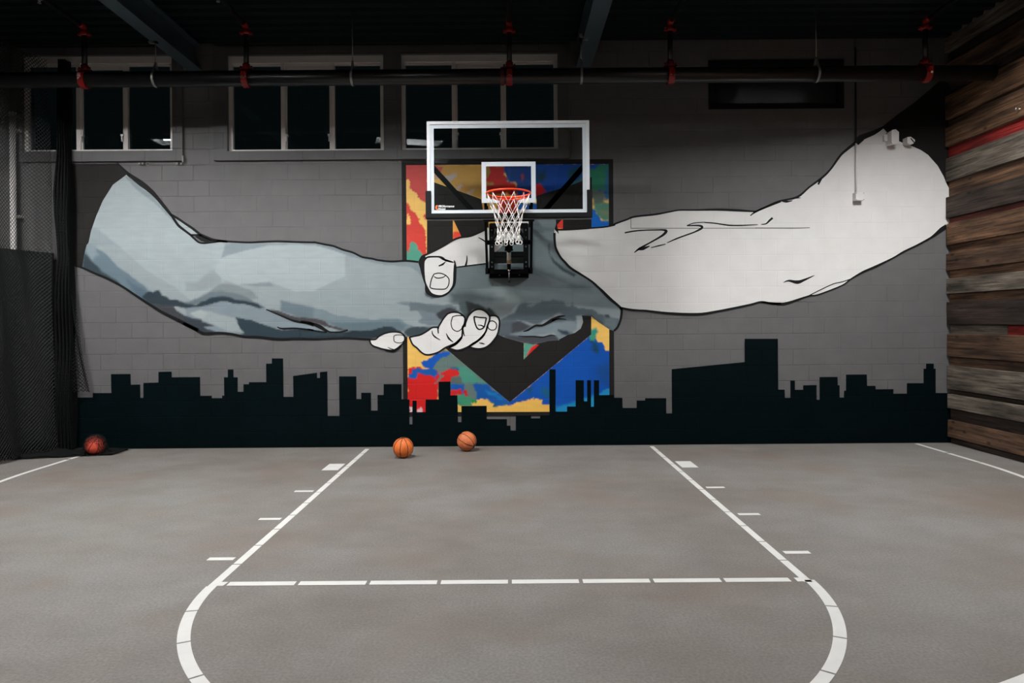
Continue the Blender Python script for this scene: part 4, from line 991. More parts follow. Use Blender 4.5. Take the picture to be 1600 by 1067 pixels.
w_contour = [
 ol(h2_([(1140, 446), (1180, 456), (1300, 480), (1420, 488)]) + c5([(280, 985), (480, 1008), (730, 1016), (880, 995), (1050, 962), (1200, 930), (1290, 907), (1390, 923), (1460, 922)]), [2.5, 2.4, 3, 2.4, 2.6, 3.4, 3.6, 3, 2.8, 2.6, 2.2, 2.6, 3]),
 ol(w51([(50, 733), (180, 746), (260, 741), (430, 684), (510, 672), (700, 598), (770, 548), (870, 490), (970, 447), (1110, 378), (1200, 325), (1300, 277), (1420, 212), (1500, 150), (1545, 120)]), [2, 3.4, 3.6, 2, 1.8, 1.8, 2, 3, 3.4, 2, 2.4, 2.4, 3, 6, 6]),
 ol(w51([(430, 682), (530, 632), (630, 586), (700, 570), (765, 548)]), 1.3),
 ol(w53([(-10, 808), (100, 757), (200, 716), (350, 682), (450, 600), (560, 518), (630, 447), (700, 348), (750, 297), (870, 207), (990, 150), (1065, 102)]), [2, 2, 2.2, 3, 2.4, 3, 2.6, 3, 3.4, 4.5, 4.5, 3]),
 ol(w53([(220, 714), (260, 720), (310, 712)]), [1.5, 3, 0.8]), ol(w53([(330, 690), (380, 688)]), [2.5, 0.6]), ol(w53([(548, 528), (525, 578)]), [3.4, 2.4]),
 ol(w53([(850, 240), (905, 205)]), [4, 1]),
 ol(c5([(1192, 152), (1240, 117), (1340, 73), (1460, 26)]), [1.2, 2.4, 2.4, 2.4]),
 ol(c5([(1240, 115), (1080, 105), (900, 98), (700, 102), (570, 103), (480, 118), (360, 140), (180, 160), (110, 185), (0, 225)]) + zc(820, 330, 8.894, [(1250, 190), (1100, 220), (950, 232), (720, 250), (500, 258), (420, 250)]), [2, 3.4, 3.2, 2.2, 2, 2.2, 2.6, 2.6, 2.4, 2.4, 2.2, 2, 2, 2, 2.4, 2.4]),
 ol(c5([(90, 302), (150, 290), (240, 280), (380, 276), (430, 277), (455, 287), (430, 318), (380, 350), (300, 395), (220, 440), (175, 475)]), [1.8, 2, 1.8, 1.8, 2.4, 4, 3.2, 2.4, 2, 3, 1]),
 ol(c5([(200, 448), (250, 440), (310, 418)]), [1.5, 4.5, 1]),
 ol(c5([(320, 432), (390, 415), (450, 401)]), [1, 1.8, 1]),
 ol(c5([(462, 390), (540, 355), (620, 325), (700, 296), (760, 265), (768, 248), (735, 238), (635, 239)]), [1, 2, 2, 2, 3, 3.4, 2.2, 1.6]),
 ol(c5([(640, 236), (700, 216), (790, 208)]), [1, 1.3, 1]), ol(c5([(790, 210), (880, 217), (1000, 235), (1100, 237), (1258, 230)]), [1.5, 1.6, 2, 1.8, 1]),
 ol(c5([(1288, 228), (1330, 222), (1360, 195), (1388, 170)]), [1, 1.8, 2.8, 3]),
 ol(w51([(228, 575), (270, 560), (340, 572), (400, 552), (478, 517)]), [0.6, 2.4, 5, 3, 0.6]),
 ol(zc(820, 330, 8.894, [(438, 255), (455, 280), (468, 310)]), [3.4, 2, 0.5]),
]
P_('contour', w_contour, 8, P_line, warm)
P_('panel_seam', [ol(c5([(145, 165), (145, 262)]), 0.7), ol(c5([(145, 262), (1460, 260)]), 0.8), ol(w51([(0, 134), (300, 136), (440, 133)]), [0.8, 1.3, 1])], 7, paint('mural_seam_grey', (96, 92, 90)), warm)
closed = lambda p: p + [p[0]]
h_contour = [
 ol(c7([(178, 450), (260, 412), (350, 367), (430, 322), (500, 277), (600, 237), (720, 221), (830, 177), (912, 137)]), 2.6),
 ol(c7([(185, 485), (230, 468), (330, 465), (380, 470), (415, 486)]), [2, 2.6, 2.2, 2, 0.8]),
 ol(c7([(345, 576), (395, 555), (430, 522)]), [1.6, 2.8, 0.6]),
 ol(c7([(683, 450), (682, 510), (668, 572)]), [0.8, 2, 3]), ol(c7([(818, 237), (860, 258), (890, 278), (918, 305)]), [0.8, 1.8, 1.8, 1.6]),
 ol(closed(c7([(290, 672), (262, 730), (246, 800), (248, 832), (290, 848), (360, 853), (425, 848), (460, 810), (470, 740), (440, 695), (390, 668), (340, 661)])), 1.5),
 ol(c7([(288, 698), (315, 716), (350, 720), (400, 710), (432, 686)]), [1, 1.6, 1.6, 1.4, 1]),
 ol(closed(h3_([(598, 398), (578, 470), (580, 520), (600, 570), (650, 600), (695, 590), (735, 548), (760, 480), (768, 430), (740, 388), (680, 382), (640, 386)])), 1.3),
 ol(h3_([(312, 590), (318, 635), (355, 680), (425, 720)]), [0.8, 1.6, 2, 0.8]), ol(h3_([(508, 630), (545, 700), (605, 752)]), [0.8, 2.6, 1]), ol(h3_([(392, 560), (400, 632)]), [2, 1.4]),
 ol(h3_([(895, 396), (905, 470), (935, 550), (975, 575), (1030, 548), (1050, 490), (1066, 415)]), 2.0), ol(h3_([(893, 396), (970, 408), (1068, 414)]), 1.8), ol(h3_([(945, 515), (1000, 520), (1040, 545)]), [0.6, 1.6, 1.8]),
 ol(closed(h3_([(1092, 490), (1120, 462), (1155, 456), (1195, 480), (1210, 525), (1190, 572), (1145, 585), (1105, 568), (1090, 540)])), 1.3),
 ol(h3_([(965, 762), (1005, 768), (1045, 778)]), [0.6, 1.8, 0.6]),
 ol(closed(a3([(1106, 655), (1130, 636), (1200, 635), (1230, 655), (1230, 700), (1200, 726), (1150, 728), (1112, 708)])), 1.1), ol(a3([(1035, 780), (1070, 798), (1105, 806)]), [0.6, 1.2, 1]),
 ol(closed(fA), 2.2), ol(fB[:30], 2.4), ol(fC[:18], 2.4), ol(closed(fP), 2.0),
 ol(h3_([(735, 540), (742, 600), (765, 668)]), [2.5, 2.2, 0.8]), ol(h3_([(770, 490), (772, 540)]), 2.0),
 ol(h3_([(550, 822), (650, 765), (720, 692), (735, 640)]), [2.4, 2.6, 2.2, 1.4]), ol(h3_([(820, 815), (900, 768), (1000, 690), (1055, 612), (1080, 530)]), [1.6, 2.8, 2.8, 2, 1.4]),
 ol(a3([(1000, 815), (1090, 832), (1150, 805), (1200, 765)]), [1.4, 2.6, 2.6, 1.4]),
]
P_('contour', h_contour, 9, P_line, whand)
# ================================================================== COURT LINES
M_line = mat('court_line_white', alb((236, 233, 228), 1.15), 0.6, spec=0.3, var=0.04, bscale=9)
lines = empty('court_marking', (0, 4.3, 0), 'white painted basketball key and three-point lines on the grey floor', 'court lines')
ZL = 0.002
def slab(mb, pts):
    mb.bm.faces.new([mb.bm.verts.new((x, y, ZL)) for x, y in pts])
def finish(mb, name):
    for f in mb.bm.faces:
        f.normal_update()
        if f.normal.z < 0: f.normal_flip()
    return mb.build(name, M_line, lines, recalc=False)
def seg_line(name, x0, x1, ya, yb, step=0.396, gap=0.014):
    mb = MB(); y = ya
    while y < yb - 0.01:
        e = min(y + step, yb); slab(mb, [(x0, y), (x1, y), (x1, e - gap), (x0, e - gap)]); y = e
    return finish(mb, name)
seg_line('lane_line', -1.845, -1.79, 4.255, 8.92)
seg_line('lane_line', 1.776, 1.83, 4.255, 8.96)
mb = MB(); x = -1.735; slab(mb, [(-1.79, 4.262), (-1.755, 4.262), (-1.747, 4.327), (-1.79, 4.327)])
while x < 1.70:
    e = min(x + 0.4345, 1.73); slab(mb, [(x, 4.262), (e - 0.024, 4.262), (e - 0.024, 4.327), (x, 4.327)]); x = e
slab(mb, [(1.742, 4.262), (1.776, 4.262), (1.776, 4.327), (1.742, 4.327)])
finish(mb, 'free_throw_line')
mb = MB(); R0, R1 = 1.79, 1.853; N = 96; cut = 0.007
for k in range(14):
    a0, a1 = PI + k * PI / 14 + cut / 2, PI + (k + 1) * PI / 14 - cut / 2
    if k == 0: a0 = PI + 0.022
    M_ = 8
    for j in range(M_):
        b0, b1 = a0 + (a1 - a0) * j / M_, a0 + (a1 - a0) * (j + 1) / M_
        slab(mb, [(R * math.cos(b), 4.295 + R * math.sin(b)) for R, b in ((R0, b0), (R1, b0), (R1, b1), (R0, b1))])
finish(mb, 'free_throw_circle')
for sx in (-1, 1):
    xa, xb = (2.057, 1.878) if sx < 0 else (2.045, 1.868)
    mb = MB(); slab(mb, [(sx * xa, 7.62), (sx * xb, 7.62), (sx * xb, 7.97), (sx * xa, 7.97)]); finish(mb, 'lane_block')
    for yy in ((6.67, 5.725, 4.755) if sx < 0 else (6.70, 5.76, 4.80)):
        mb = MB(); slab(mb, [(sx * xa, yy - 0.029), (sx * xb, yy - 0.029), (sx * xb, yy + 0.029), (sx * xa, yy + 0.029)]); finish(mb, 'lane_mark')
mb = MB(); R0, R1, YC3, XC3 = 5.21, 5.265, 7.80, -0.03
n = 160
for j in range(n):
    if j % 8 == 7: f_ = 0.85
    else: f_ = 1.0
    b0 = PI + PI * j / n; b1 = PI + PI * (j + f_) / n
    slab(mb, [(XC3 + R * math.cos(b), YC3 + R * math.sin(b)) for R, b in ((R0, b0), (R1, b0), (R1, b1), (R0, b1))])
for sx in (-1, 1):
    a, b = XC3 + sx * R0, XC3 + sx * R1
    slab(mb, [(a, YC3), (b, YC3), (b, 8.33), (a, 8.33)])
    slab(mb, [(a, 8.37), (b, 8.37), (b, 8.99), (a, 8.99)])
finish(mb, 'three_point_line')

# ================================================================== BASKETBALL HOOP
YBD = 7.91; KB = YBD / F
hoop = empty('basketball_hoop', (0, YBD, 2.8), 'wall-mounted glass basketball hoop with orange rim and white net', 'basketball hoop')
def bz(py): return CH + (505 - py) * KB
def bx(px): return (px - 794.8) * KB
M_frame = mat('backboard_aluminium', alb((212, 214, 216), 1.1), 0.4, 0.0)
M_tape = mat('backboard_white_border', alb((198, 205, 210), 1.1), 0.5)
M_pad = mat('black_rubber_pad', alb((16, 16, 17)), 0.7, spec=0.2, bump=0.2, bscale=200)
M_orange = mat('orange_rim_enamel', alb((232, 66, 26), 0.85), 0.35)
M_cord = mat('white_net_cord', alb((225, 220, 215), 0.9), 0.8)
M_bolt = mat('dull_bolt_steel', alb((110, 108, 104)), 0.4, 0.6)
xo0, xo1, zo0, zo1 = bx(668), bx(921.6), bz(334.5), bz(189.2)
def ring4(mb, X0, X1, Z0, Z1, w, y0, y1, wb=None):
    wb = w if wb is None else wb
    mb.box(X0, X0 + w, y0, y1, Z0, Z1).box(X1 - w, X1, y0, y1, Z0, Z1).box(X0 + w, X1 - w, y0, y1, Z1 - w, Z1).box(X0 + w, X1 - w, y0, y1, Z0, Z0 + wb)
    return mb
bf = MB(); ring4(bf, xo0, xo1, zo0, zo1, 0.034, YBD - 0.012, YBD + 0.035, 0.02)
back = bf.build('backboard', M_frame, hoop, 'white aluminium frame of the backboard')
M_bglass = glass_mat('backboard_glass', (0.93, 0.96, 0.955), 0.0, 1.35)
MB().box(xo0 + 0.03, xo1 - 0.03, YBD, YBD + 0.012, zo0 + 0.015, zo1 - 0.03).build('glass', M_bglass, back)
ring4(MB(), xo0 + 0.034, xo1 - 0.034, zo0 + 0.016, zo1 - 0.034, 0.043, YBD - 0.0035, YBD - 0.001, 0.034).build('border', M_tape, back)
ring4(MB(), bx(753), bx(837.4), bz(316.8), bz(252.8), 0.05, YBD - 0.0035, YBD - 0.001).build('target_square', M_tape, back)
# black edge pad: a U along the bottom and 30 cm up each side
pd = MB(); zb0, zs1 = bz(340.8), bz(297.5)
pts = [(bx(665.4), zs1), (bx(674), zs1), (bx(674), bz(332.8)), (bx(917), bz(332.8)), (bx(917), zs1), (bx(925.6), zs1), (bx(925.6), zb0), (bx(665.4), zb0)]
pd.prism([(x, YBD - 0.022, z) for x, z in pts], (0, 0.07, 0))
pad = pd.build('edge_pad', M_pad, hoop)
bv = pad.modifiers.new('soft', 'BEVEL'); bv.width = 0.008; bv.segments = 2
MB().box(bx(667), bx(924), YBD + 0.0, YBD + 0.03, bz(343), bz(341.2)).build('bottom_rail', mat('grey_steel_edge', alb((150, 150, 150)), 0.4, 0.3), hoop)
# logo on the glass
def text_mesh(body, size, shear, x, z, y, m, parent, name, xs=1.0, bold=0.0):
    cu = bpy.data.curves.new('lettering', 'FONT'); cu.body = body; cu.size = size; cu.shear = shear; cu.offset = bold
    cu.extrude = 0.0006; cu.resolution_u = 3
    t = bpy.data.objects.new('lettering', cu); COL.objects.link(t)
    bpy.context.view_layer.update()
    me = bpy.data.meshes.new_from_object(t.evaluated_get(bpy.context.evaluated_depsgraph_get()))
    bpy.data.objects.remove(t); bpy.data.curves.remove(cu)
    for v in me.vertices: v.co = Vector((x + v.co.x * xs, y - v.co.z, z + v.co.y))
    me.materials.clear()
    return link_obj(name, me, parent, m)
M_logo = mat('logo_white', alb((228, 228, 228), 0.9), 0.5)
lx = bx(684.2)
g_ = text_mesh('PROformance', 0.0335, 0.35, lx + 0.004, bz(323.1), YBD - 0.002, M_logo, back, 'lettering', 0.93, 0.0007)
g2_ = text_mesh('Hoops', 0.0335, 0.35, lx, bz(327.0), YBD - 0.002, M_logo, back, 'lettering', 0.93, 0.0007)
sw = MB(); c = Vector((bx(683.2), YBD - 0.002, bz(323.4)))
outer = [c + Vector((0.021 * math.cos(a), 0, 0.027 * math.sin(a))) for a in np.linspace(0.35 * PI, 1.75 * PI, 18)]
inner = [c + Vector((0.012 + 0.013 * math.cos(a), 0, 0.018 * math.sin(a))) for a in np.linspace(1.65 * PI, 0.45 * PI, 14)]
sw.prism(outer + inner, (0, 0.001, 0)); sw.build('logo_ball', mat('logo_orange', alb((235, 100, 30)), 0.5), back)
# rim
YR_, ZR_, RR = 7.45, 2.968, 0.233
rm = MB(); rm.torus((0, YR_, ZR_), RR, 0.0095, seg=64)
rim = rm.build('rim', M_orange, hoop, 'orange rim')
rb = MB()
rb.box(-0.1, 0.1, YBD - 0.012, YBD - 0.004, ZR_ - 0.15, ZR_ + 0.02)
rb.prism([(-0.08, YR_ + 0.24, ZR_ - 0.004), (-0.08, YR_ + 0.24, ZR_ - 0.03), (-0.08, YBD - 0.012, ZR_ - 0.15), (-0.08, YBD - 0.012, ZR_ - 0.004)], (0.16, 0, 0))
for s in (-1, 1):
    rb.bar((s * 0.088, YBD - 0.03, ZR_ - 0.12), (s * 0.085, YR_ + 0.235, ZR_ - 0.02), 0.01, 0.02)
    rb.bar((s * 0.09, YBD - 0.05, ZR_ - 0.006), (s * 0.16, YR_ + 0.17, ZR_ - 0.002), 0.018, 0.014)
rb.tube([(RR * math.cos(a), YR_ + RR * math.sin(a), ZR_ - 0.028) for a in np.linspace(0.18 * PI, 0.82 * PI, 20)], 0.008)
rb.build('rim_bracket', M_orange, rim)
hk = MB()
for i in range(12):
    a = 2 * PI * (i + 0.5) / 12
    p = Vector((RR * math.cos(a), YR_ + RR * math.sin(a), ZR_ - 0.008))
    u = Vector((math.cos(a), math.sin(a), 0))
    hk.tube([p, p + Vector((0, 0, -0.014)) - u * 0.004, p + Vector((0, 0, -0.022)) - u * 0.012, p + Vector((0, 0, -0.014)) - u * 0.02], 0.0032, 6)
hk.build_each('net_hook', M_orange, rim)
# net
net = MB(); rn = random.Random(5)
LV = [(0, 0.228), (0.11, 0.19), (0.2, 0.155), (0.28, 0.135), (0.355, 0.122), (0.42, 0.116), (0.47, 0.12)]
def npt(i2, lv):   # i2 in half steps of 1/24 turn
    d, r = LV[lv]
    j = 0.006 * lv / 3
    a = 2 * PI * i2 / 24 + 2 * PI / 24
    q = random.Random(i2 % 24 * 31 + lv * 7)
    return Vector(((r + q.uniform(-j, j)) * math.cos(a) , YR_ + (r + q.uniform(-j, j)) * math.sin(a), ZR_ - 0.025 - d + q.uniform(-j, j)))
for k in range(12):
    for lv in range(len(LV) - 1):
        i = 2 * k + (lv % 2)
        for dd in (-1, 1):
            a, b = npt(i, lv), npt(i + dd, lv + 1)
            mid = (a + b) / 2 + Vector((rn.uniform(-0.005, 0.005), rn.uniform(-0.005, 0.005), -0.004))
            rr_ = 0.0034 if lv < 4 else 0.0044
            net.tube([a, mid, b], rr_, 6)
    # knots and end loops
    for lv in range(1, len(LV)):
        i = 2 * k + (lv % 2)
        bmesh.ops.create_icosphere(net.bm, subdivisions=1, radius=0.006, matrix=Matrix.Translation(npt(i, lv)))
    e = npt(2 * k + (len(LV) - 1) % 2, len(LV) - 1)
    net.tube([e + Vector((0.018 * math.sin(t), 0.004 * math.cos(3 * t + k), -0.022 + 0.022 * math.cos(t))) for t in np.linspace(0, 2 * PI, 12)][:-1], 0.0046, 6, True)
net.build('net', M_cord, hoop, 'white cord net')
# mount: wall frame, parallelogram arms, actuator
def mz(py, Y): return CH + (505 - py) * Y / F
def mx_(px, Y): return (px - 796) * Y / F
YF = 8.97
wf = MB()
for s in (-1, 1):
    a, b = (s * mx_(818.7, YF), s * mx_(826.5, YF)); 
    wf.box(min(a, b), max(a, b), YF - 0.04, YW - 0.008, mz(433, YF), mz(350, YF))
wall_frame = None
wf.box(-0.25, 0.25, YF - 0.03, YW - 0.008, mz(434, YF), mz(427, YF)).box(-0.24, 0.24, YF - 0.03, YW - 0.01, mz(401, YF), mz(393.5, YF)).box(-0.24, 0.24, YF - 0.035, YW - 0.01, mz(356, YF), mz(349, YF))
wall_frame = wf.build('wall_frame', M_blacksteel, hoop)
bo = MB()
for s in (-1, 1):
    for py in (360, 372, 386, 410, 417, 424):
        p = Vector((s * mx_(822.5, YF), YF - 0.04, mz(py, YF)))
        bo.cyl(p, p + Vector((0, -0.012, 0)), 0.011, seg=6)
for px in (781, 812):
    p = Vector((mx_(px, YF), YF - 0.03, mz(430, YF))); bo.cyl(p, p + Vector((0, -0.012, 0)), 0.01, seg=6)
bo.build_each('bolt', M_bolt, wall_frame)
for s in (-1, 1):
    # lower arm: from the foot of the wall frame up to the back of the board
    a = Vector((s * 0.28, 8.93, mz(419, 8.93))); b = Vector((s * 0.262, YBD + 0.04, bz(338)))
    MB().bar(a, b, 0.03, 0.055).build('lower_arm', M_blacksteel, hoop)
    MB().bar(Vector((s * 0.27, 8.93, mz(352, 8.93))), Vector((s * 0.262, YBD + 0.04, bz(318))), 0.03, 0.055).build('upper_arm', M_blacksteel, hoop)
    # strut to the upper corner of the glass
    MB().bar(Vector((s * 0.40, YBD + 0.06, bz(330))), Vector((s * 0.865, YBD + 0.05, bz(258))), 0.058, 0.03, Vector((0, 1, 0.001))).build('corner_strut', M_blacksteel, hoop)
    # diagonal web between the arms
    MB().bar(Vector((s * 0.235, 8.7, mz(380, 8.7))), Vector((s * 0.11, 8.45, mz(357, 8.45))), 0.02, 0.04).build('diagonal_brace', M_blacksteel, hoop)
    jb = MB(); jb.box(s * 0.27 - 0.03, s * 0.27 + 0.03, 8.86, 8.96, mz(428, 8.93), mz(419, 8.93)); jb.build('pivot_block', M_blacksteel, hoop)
MB().box(-0.265, 0.265, 8.42, 8.47, mz(382, 8.45), mz(375.5, 8.45)).build('cross_bar', M_blacksteel, hoop)
MB().box(-0.27, 0.27, 8.86, 8.93, mz(427, 8.9), mz(421, 8.9)).build('cross_bar', M_blacksteel, hoop)
mp_ = MB(); mp_.box(-0.29, 0.29, YBD + 0.015, YBD + 0.06, bz(345), bz(336.5)); 
for s in (-1, 1): mp_.box(s * 0.245 - 0.035, s * 0.245 + 0.035, YBD + 0.013, YBD + 0.05, bz(336), bz(327)).box(s * 0.245 - 0.015, s * 0.245 + 0.015, YBD + 0.013, YBD + 0.05, bz(327), bz(321))
mp_.build('board_mount', M_blacksteel, hoop)
# height crank
ac = MB()
def ap(py, Y): return Vector((0.0, Y, mz(py, Y)))
ac.cyl(ap(381, 8.36), ap(393, 8.42), 0.026)
ac.box(-0.05, 0.05, 8.39, 8.43, mz(391.5, 8.41), mz(389.5, 8.41)).box(-0.045, 0.045, 8.36, 8.39, mz(392, 8.38), mz(384, 8.38))
act = ac.build('height_crank', M_blacksteel, hoop)
MB().cyl(ap(410, 8.49), ap(420, 8.54), 0.024).build('crank_end', M_blacksteel, act)
MB().cyl(ap(392, 8.42), ap(411, 8.495), 0.025).build('crank_tube', mat('zinc_tube', alb((190, 184, 178), 0.9), 0.4, 0.2), act, 'bright zinc tube')
MB().cyl(ap(405.5, 8.473), ap(409.5, 8.489), 0.0262).build('crank_ring', mat('brass_ring', alb((172, 130, 62), 0.9), 0.4, 0.3), act)
hb = MB(); bmesh.ops.create_uvsphere(hb.bm, u_segments=16, v_segments=10, radius=0.016, matrix=Matrix.Translation(ap(422, 8.53)))
hb.tube([ap(422, 8.53), ap(430, 8.535), ap(436, 8.53)], 0.008)
hb.build('crank_rod', M_chr, act)
MB().cyl(ap(433.5, 8.53), ap(441.5, 8.525), 0.0125).build('crank_handle', M_black, act)

# ================================================================== BASKETBALLS
def ball_mat(name, col):
    m, nt, b = new_mat(name)
    tc = nt.add('ShaderNodeTexCoord')
    vo = nt.add('ShaderNodeTexVoronoi'); vo.inputs['Scale'].default_value = 320
    ns = nt.add('ShaderNodeTexNoise'); ns.inputs['Scale'].default_value = 16; ns.inputs['Detail'].default_value = 5
    nt.link(tc, 'Object', vo, 'Vector'); nt.link(tc, 'Object', ns, 'Vector')
    mr = nt.add('ShaderNodeMapRange'); mr.inputs['From Min'].default_value = 0.3; mr.inputs['From Max'].default_value = 0.7; mr.inputs['To Min'].default_value = 0.78; mr.inputs['To Max'].default_value = 1.16
    nt.link(ns, 'Fac', mr, 'Value')
    mx = nt.add('ShaderNodeMix', data_type='RGBA', blend_type='MULTIPLY'); mx.inputs[0].default_value = 1; mx.inputs[6].default_value = (*col, 1)
    nt.l.new(mr.outputs[0], mx.inputs[7]); nt.l.new(mx.outputs[2], b.inputs['Base Color'])
    bp = nt.add('ShaderNodeBump'); bp.inputs['Strength'].default_value = 0.4; bp.inputs['Distance'].default_value = 0.001
    nt.link(vo, 'Distance', bp, 'Height'); nt.link(bp, 'Normal', b, 'Normal')
    b.inputs['Roughness'].default_value = 0.5; b.inputs['Specular IOR Level'].default_value = 0.35
    return m
M_seam = mat('basketball_seam', (0.012, 0.009, 0.008), 0.6)
BR = 0.12
def ball_meshes():
    bm = bmesh.new(); bmesh.ops.create_uvsphere(bm, u_segments=48, v_segments=32, radius=BR)
    for f in bm.faces: f.smooth = True
    me = bpy.data.meshes.new('basketball'); bm.to_mesh(me); bm.free()
    mb = MB(); r = BR + 0.0003
    ts = np.linspace(0, 2 * PI, 72, endpoint=False)
    for k in range(4):      # four seams meeting at two poles
        a = PI * k / 4
        mb.tube([(r * math.cos(t) * math.cos(a), r * math.cos(t) * math.sin(a), r * math.sin(t)) for t in ts], 0.0036, 6, True)
    bmesh.ops.recalc_face_normals(mb.bm, faces=mb.bm.faces[:])
    ms = bpy.data.meshes.new('seam'); mb.bm.to_mesh(ms); mb.bm.free(); ms.materials.append(M_seam)
    return me, ms
bme, sme = ball_meshes()
def ball(loc, rot, m, label):
    o = bpy.data.objects.new('basketball', bme.copy()); COL.objects.link(o); o.data.materials.append(m)
    o.location = loc; pole, spin = rot
    o.rotation_euler = (Vector((0, 0, 1)).rotation_difference(Vector(pole)).to_matrix() @ Matrix.Rotation(math.radians(spin), 3, 'Z')).to_euler()
    s = bpy.data.objects.new('seam', sme); COL.objects.link(s); s.parent = o
    tag(o, label, 'basketball', 'basketballs on the court floor')
p = on_floor(630, 715.2); ball((p.x, p.y, BR + 0.003), ((0.04, -0.22, 0.97), 36), ball_mat('orange_leather', alb((222, 112, 50), 0.85)), 'bright orange basketball on the floor at the left lane line')
q = on_floor(729.5, 704.6); ball((q.x, q.y, BR + 0.003), ((0.78, -0.42, -0.44), 10), ball_mat('tan_leather', alb((204, 112, 68), 0.85)), 'brownish orange basketball against the wall under the colour panel')
BL = on_floor(149, 708.5); BL.y = 8.66; BL.x = at(149, 696, 8.66).x
ball((BL.x, BL.y, BR + 0.003), ((0.5, -0.3, 0.8), 0), ball_mat('red_leather', alb((205, 78, 58), 0.85)), 'reddish basketball lying under the black net')

# ================================================================== DIVIDER NET
M_net = mat('black_netting', alb((40, 41, 40)), 0.7, spec=0.2)
M_net_shaded = mat('black_netting_shaded', alb((20, 21, 21)), 0.8, spec=0.1)  # darker copy of the netting: self-shadow of the folds put into the colour
M_vinyl = mat('dark_vinyl', alb((22, 24, 26)), 0.5, bump=0.15, bscale=8)
curtain = empty('divider_net', (-5.95, 8.0, 0), 'black netting curtain hanging along the left side of the court', 'net curtain')
def path_points(ctrl, n):
    c = cr(ctrl, 24)
    c = np.array(c); d = np.r_[0, np.cumsum(np.linalg.norm(np.diff(c, axis=0), axis=1))]
    t = np.linspace(0, d[-1], n)
    return np.c_[np.interp(t, d, c[:, 0]), np.interp(t, d, c[:, 1])], d[-1]
def netting(name, nu, nv, func, thick, parent, m=None, label=None):
    """diamond mesh: nu x nv half cells, func(u, v) -> point, u and v in 0..1; every thread is a thin three-sided cord"""
    V = {}; verts = []; faces = []
    def pt(i, j): return Vector(func(i / nu, j / nv))
    for i in range(nu + 1):
        for j in range(nv + 1):
            if (i + j) % 2: continue
            for di in (-1, 1):
                if 0 <= i + di <= nu and j + 1 <= nv:
                    a, b = pt(i, j), pt(i + di, j + 1)
                    d = (b - a).normalized()
                    s = d.cross(Vector((0.31, 0.2, 0.93))).normalized() if abs(d.z) < 0.95 else d.cross(Vector((1, 0, 0))).normalized()
                    u = d.cross(s); n0 = len(verts)
                    for p_ in (a, b):
                        for k in range(3):
                            an = 2 * PI * k / 3; verts.append(p_ + (s * math.cos(an) + u * math.sin(an)) * thick)
                    for k in range(3): faces.append((n0 + k, n0 + (k + 1) % 3, n0 + 3 + (k + 1) % 3, n0 + 3 + k))
    me = bpy.data.meshes.new(name); me.from_pydata(verts, [], faces); me.update()
    return link_obj(name, me, parent, m or M_net, label)
ctrl = [(-6.02, 6.9), (-6.0, 7.6), (-5.98, 8.2), (-5.93, 8.6), (-5.84, 8.9)]
PP, plen = path_points(ctrl, 400)
def curtain_pt(off, amp, fr, ph, z0, z1, flare=0.0):
    def f(u, v):
        k = u * 399; i = int(min(k, 398)); t = k - i
        p_ = PP[i] * (1 - t) + PP[i + 1] * t
        z = z0 + (z1 - z0) * v
        fold = amp * math.sin(fr * u + ph + 0.6 * math.sin(2.2 * z)) + 0.5 * amp * math.sin(2.3 * fr * u + 1.3 * z)
        return (p_[0] + off + fold + flare * (1 - v) ** 4, p_[1] + 0.3 * amp * math.sin(fr * u * 1.7 + z), z)
    return f
NZ = int(4.95 / 0.024)
netting('netting', int(plen / 0.021) // 2 * 2, NZ // 2 * 2, curtain_pt(0.0, 0.035, 13, 0.3, 0.03, 4.98, 0.1), 0.0036, curtain)
# solid lower panel behind the mesh
vb = bmesh.new(); rows = []
PN = PP
PP, _ = path_points([(-6.16, 6.9), (-6.13, 7.6), (-6.1, 8.2), (-6.03, 8.6), (-5.83, 9.0)], 400)
fv = curtain_pt(0.0, 0.015, 9, 1.0, 0.02, 2.53)
for i in range(81):
    rows.append([vb.verts.new(fv(i / 80, j / 16)) for j in range(17)])
for i in range(80):
    for j in range(16):
        f = vb.faces.new((rows[i][j], rows[i + 1][j], rows[i + 1][j + 1], rows[i][j + 1])); f.smooth = True
me = bpy.data.meshes.new('lower_panel'); vb.to_mesh(me); vb.free()
lp = link_obj('lower_panel', me, curtain, M_vinyl, 'solid dark lower panel behind the mesh')
so = lp.modifiers.new('thick', 'SOLIDIFY'); so.thickness = 0.004
# gathered edge by the wall: many tight folds of mesh
def bunch_pt(x0, x1, y0, y1, z0, z1, amp, folds, ph, pinch):
    def f(u, v):
        z = z0 + (z1 - z0) * v
        s = folds * 2 * PI * u + ph
        wdt = (1 - pinch * math.exp(-((z - 2.6) / 0.5) ** 2)) * (1 - 0.45 * min(1, max(0, (z - 3.3) / 0.8)))
        xc = (x0 + x1) / 2
        x = xc + (x0 + (x1 - x0) * u - xc) * wdt + 0.008 * math.sin(3 * z + ph)
        return (x, (y0 + y1) / 2 + (y0 - y1) / 2 * math.sin(s) * 1.0 + 0.015 * math.sin(5 * z + s), z)
    return f
bx0, bx1 = at(91, 500, 8.93).x, at(113, 500, 8.93).x
for ph, zt_ in ((0.0, 4.98), (1.1, 3.95), (2.3, 3.6)):
    netting('gathered_edge', 120, 200, bunch_pt(bx0, bx1, 8.87, 9.02, 0.03, zt_, 0.1, 4, ph, 0.2), 0.003, curtain, M_net_shaded)
# loose flap that swings out to the right of the gathered edge
def flap(u, v):
    z = 0.75 + (2.35 - 0.75) * v
    xr = at(112 + 30 * (1 - v) ** 1.3, 500, 8.95).x; xl = at(104, 500, 8.95).x
    return (xl + (xr - xl) * u, 8.95 + 0.035 * math.sin(9 * u + 2 * z), z)
netting('loose_flap', 16, 70, flap, 0.0042, curtain, M_net_shaded)
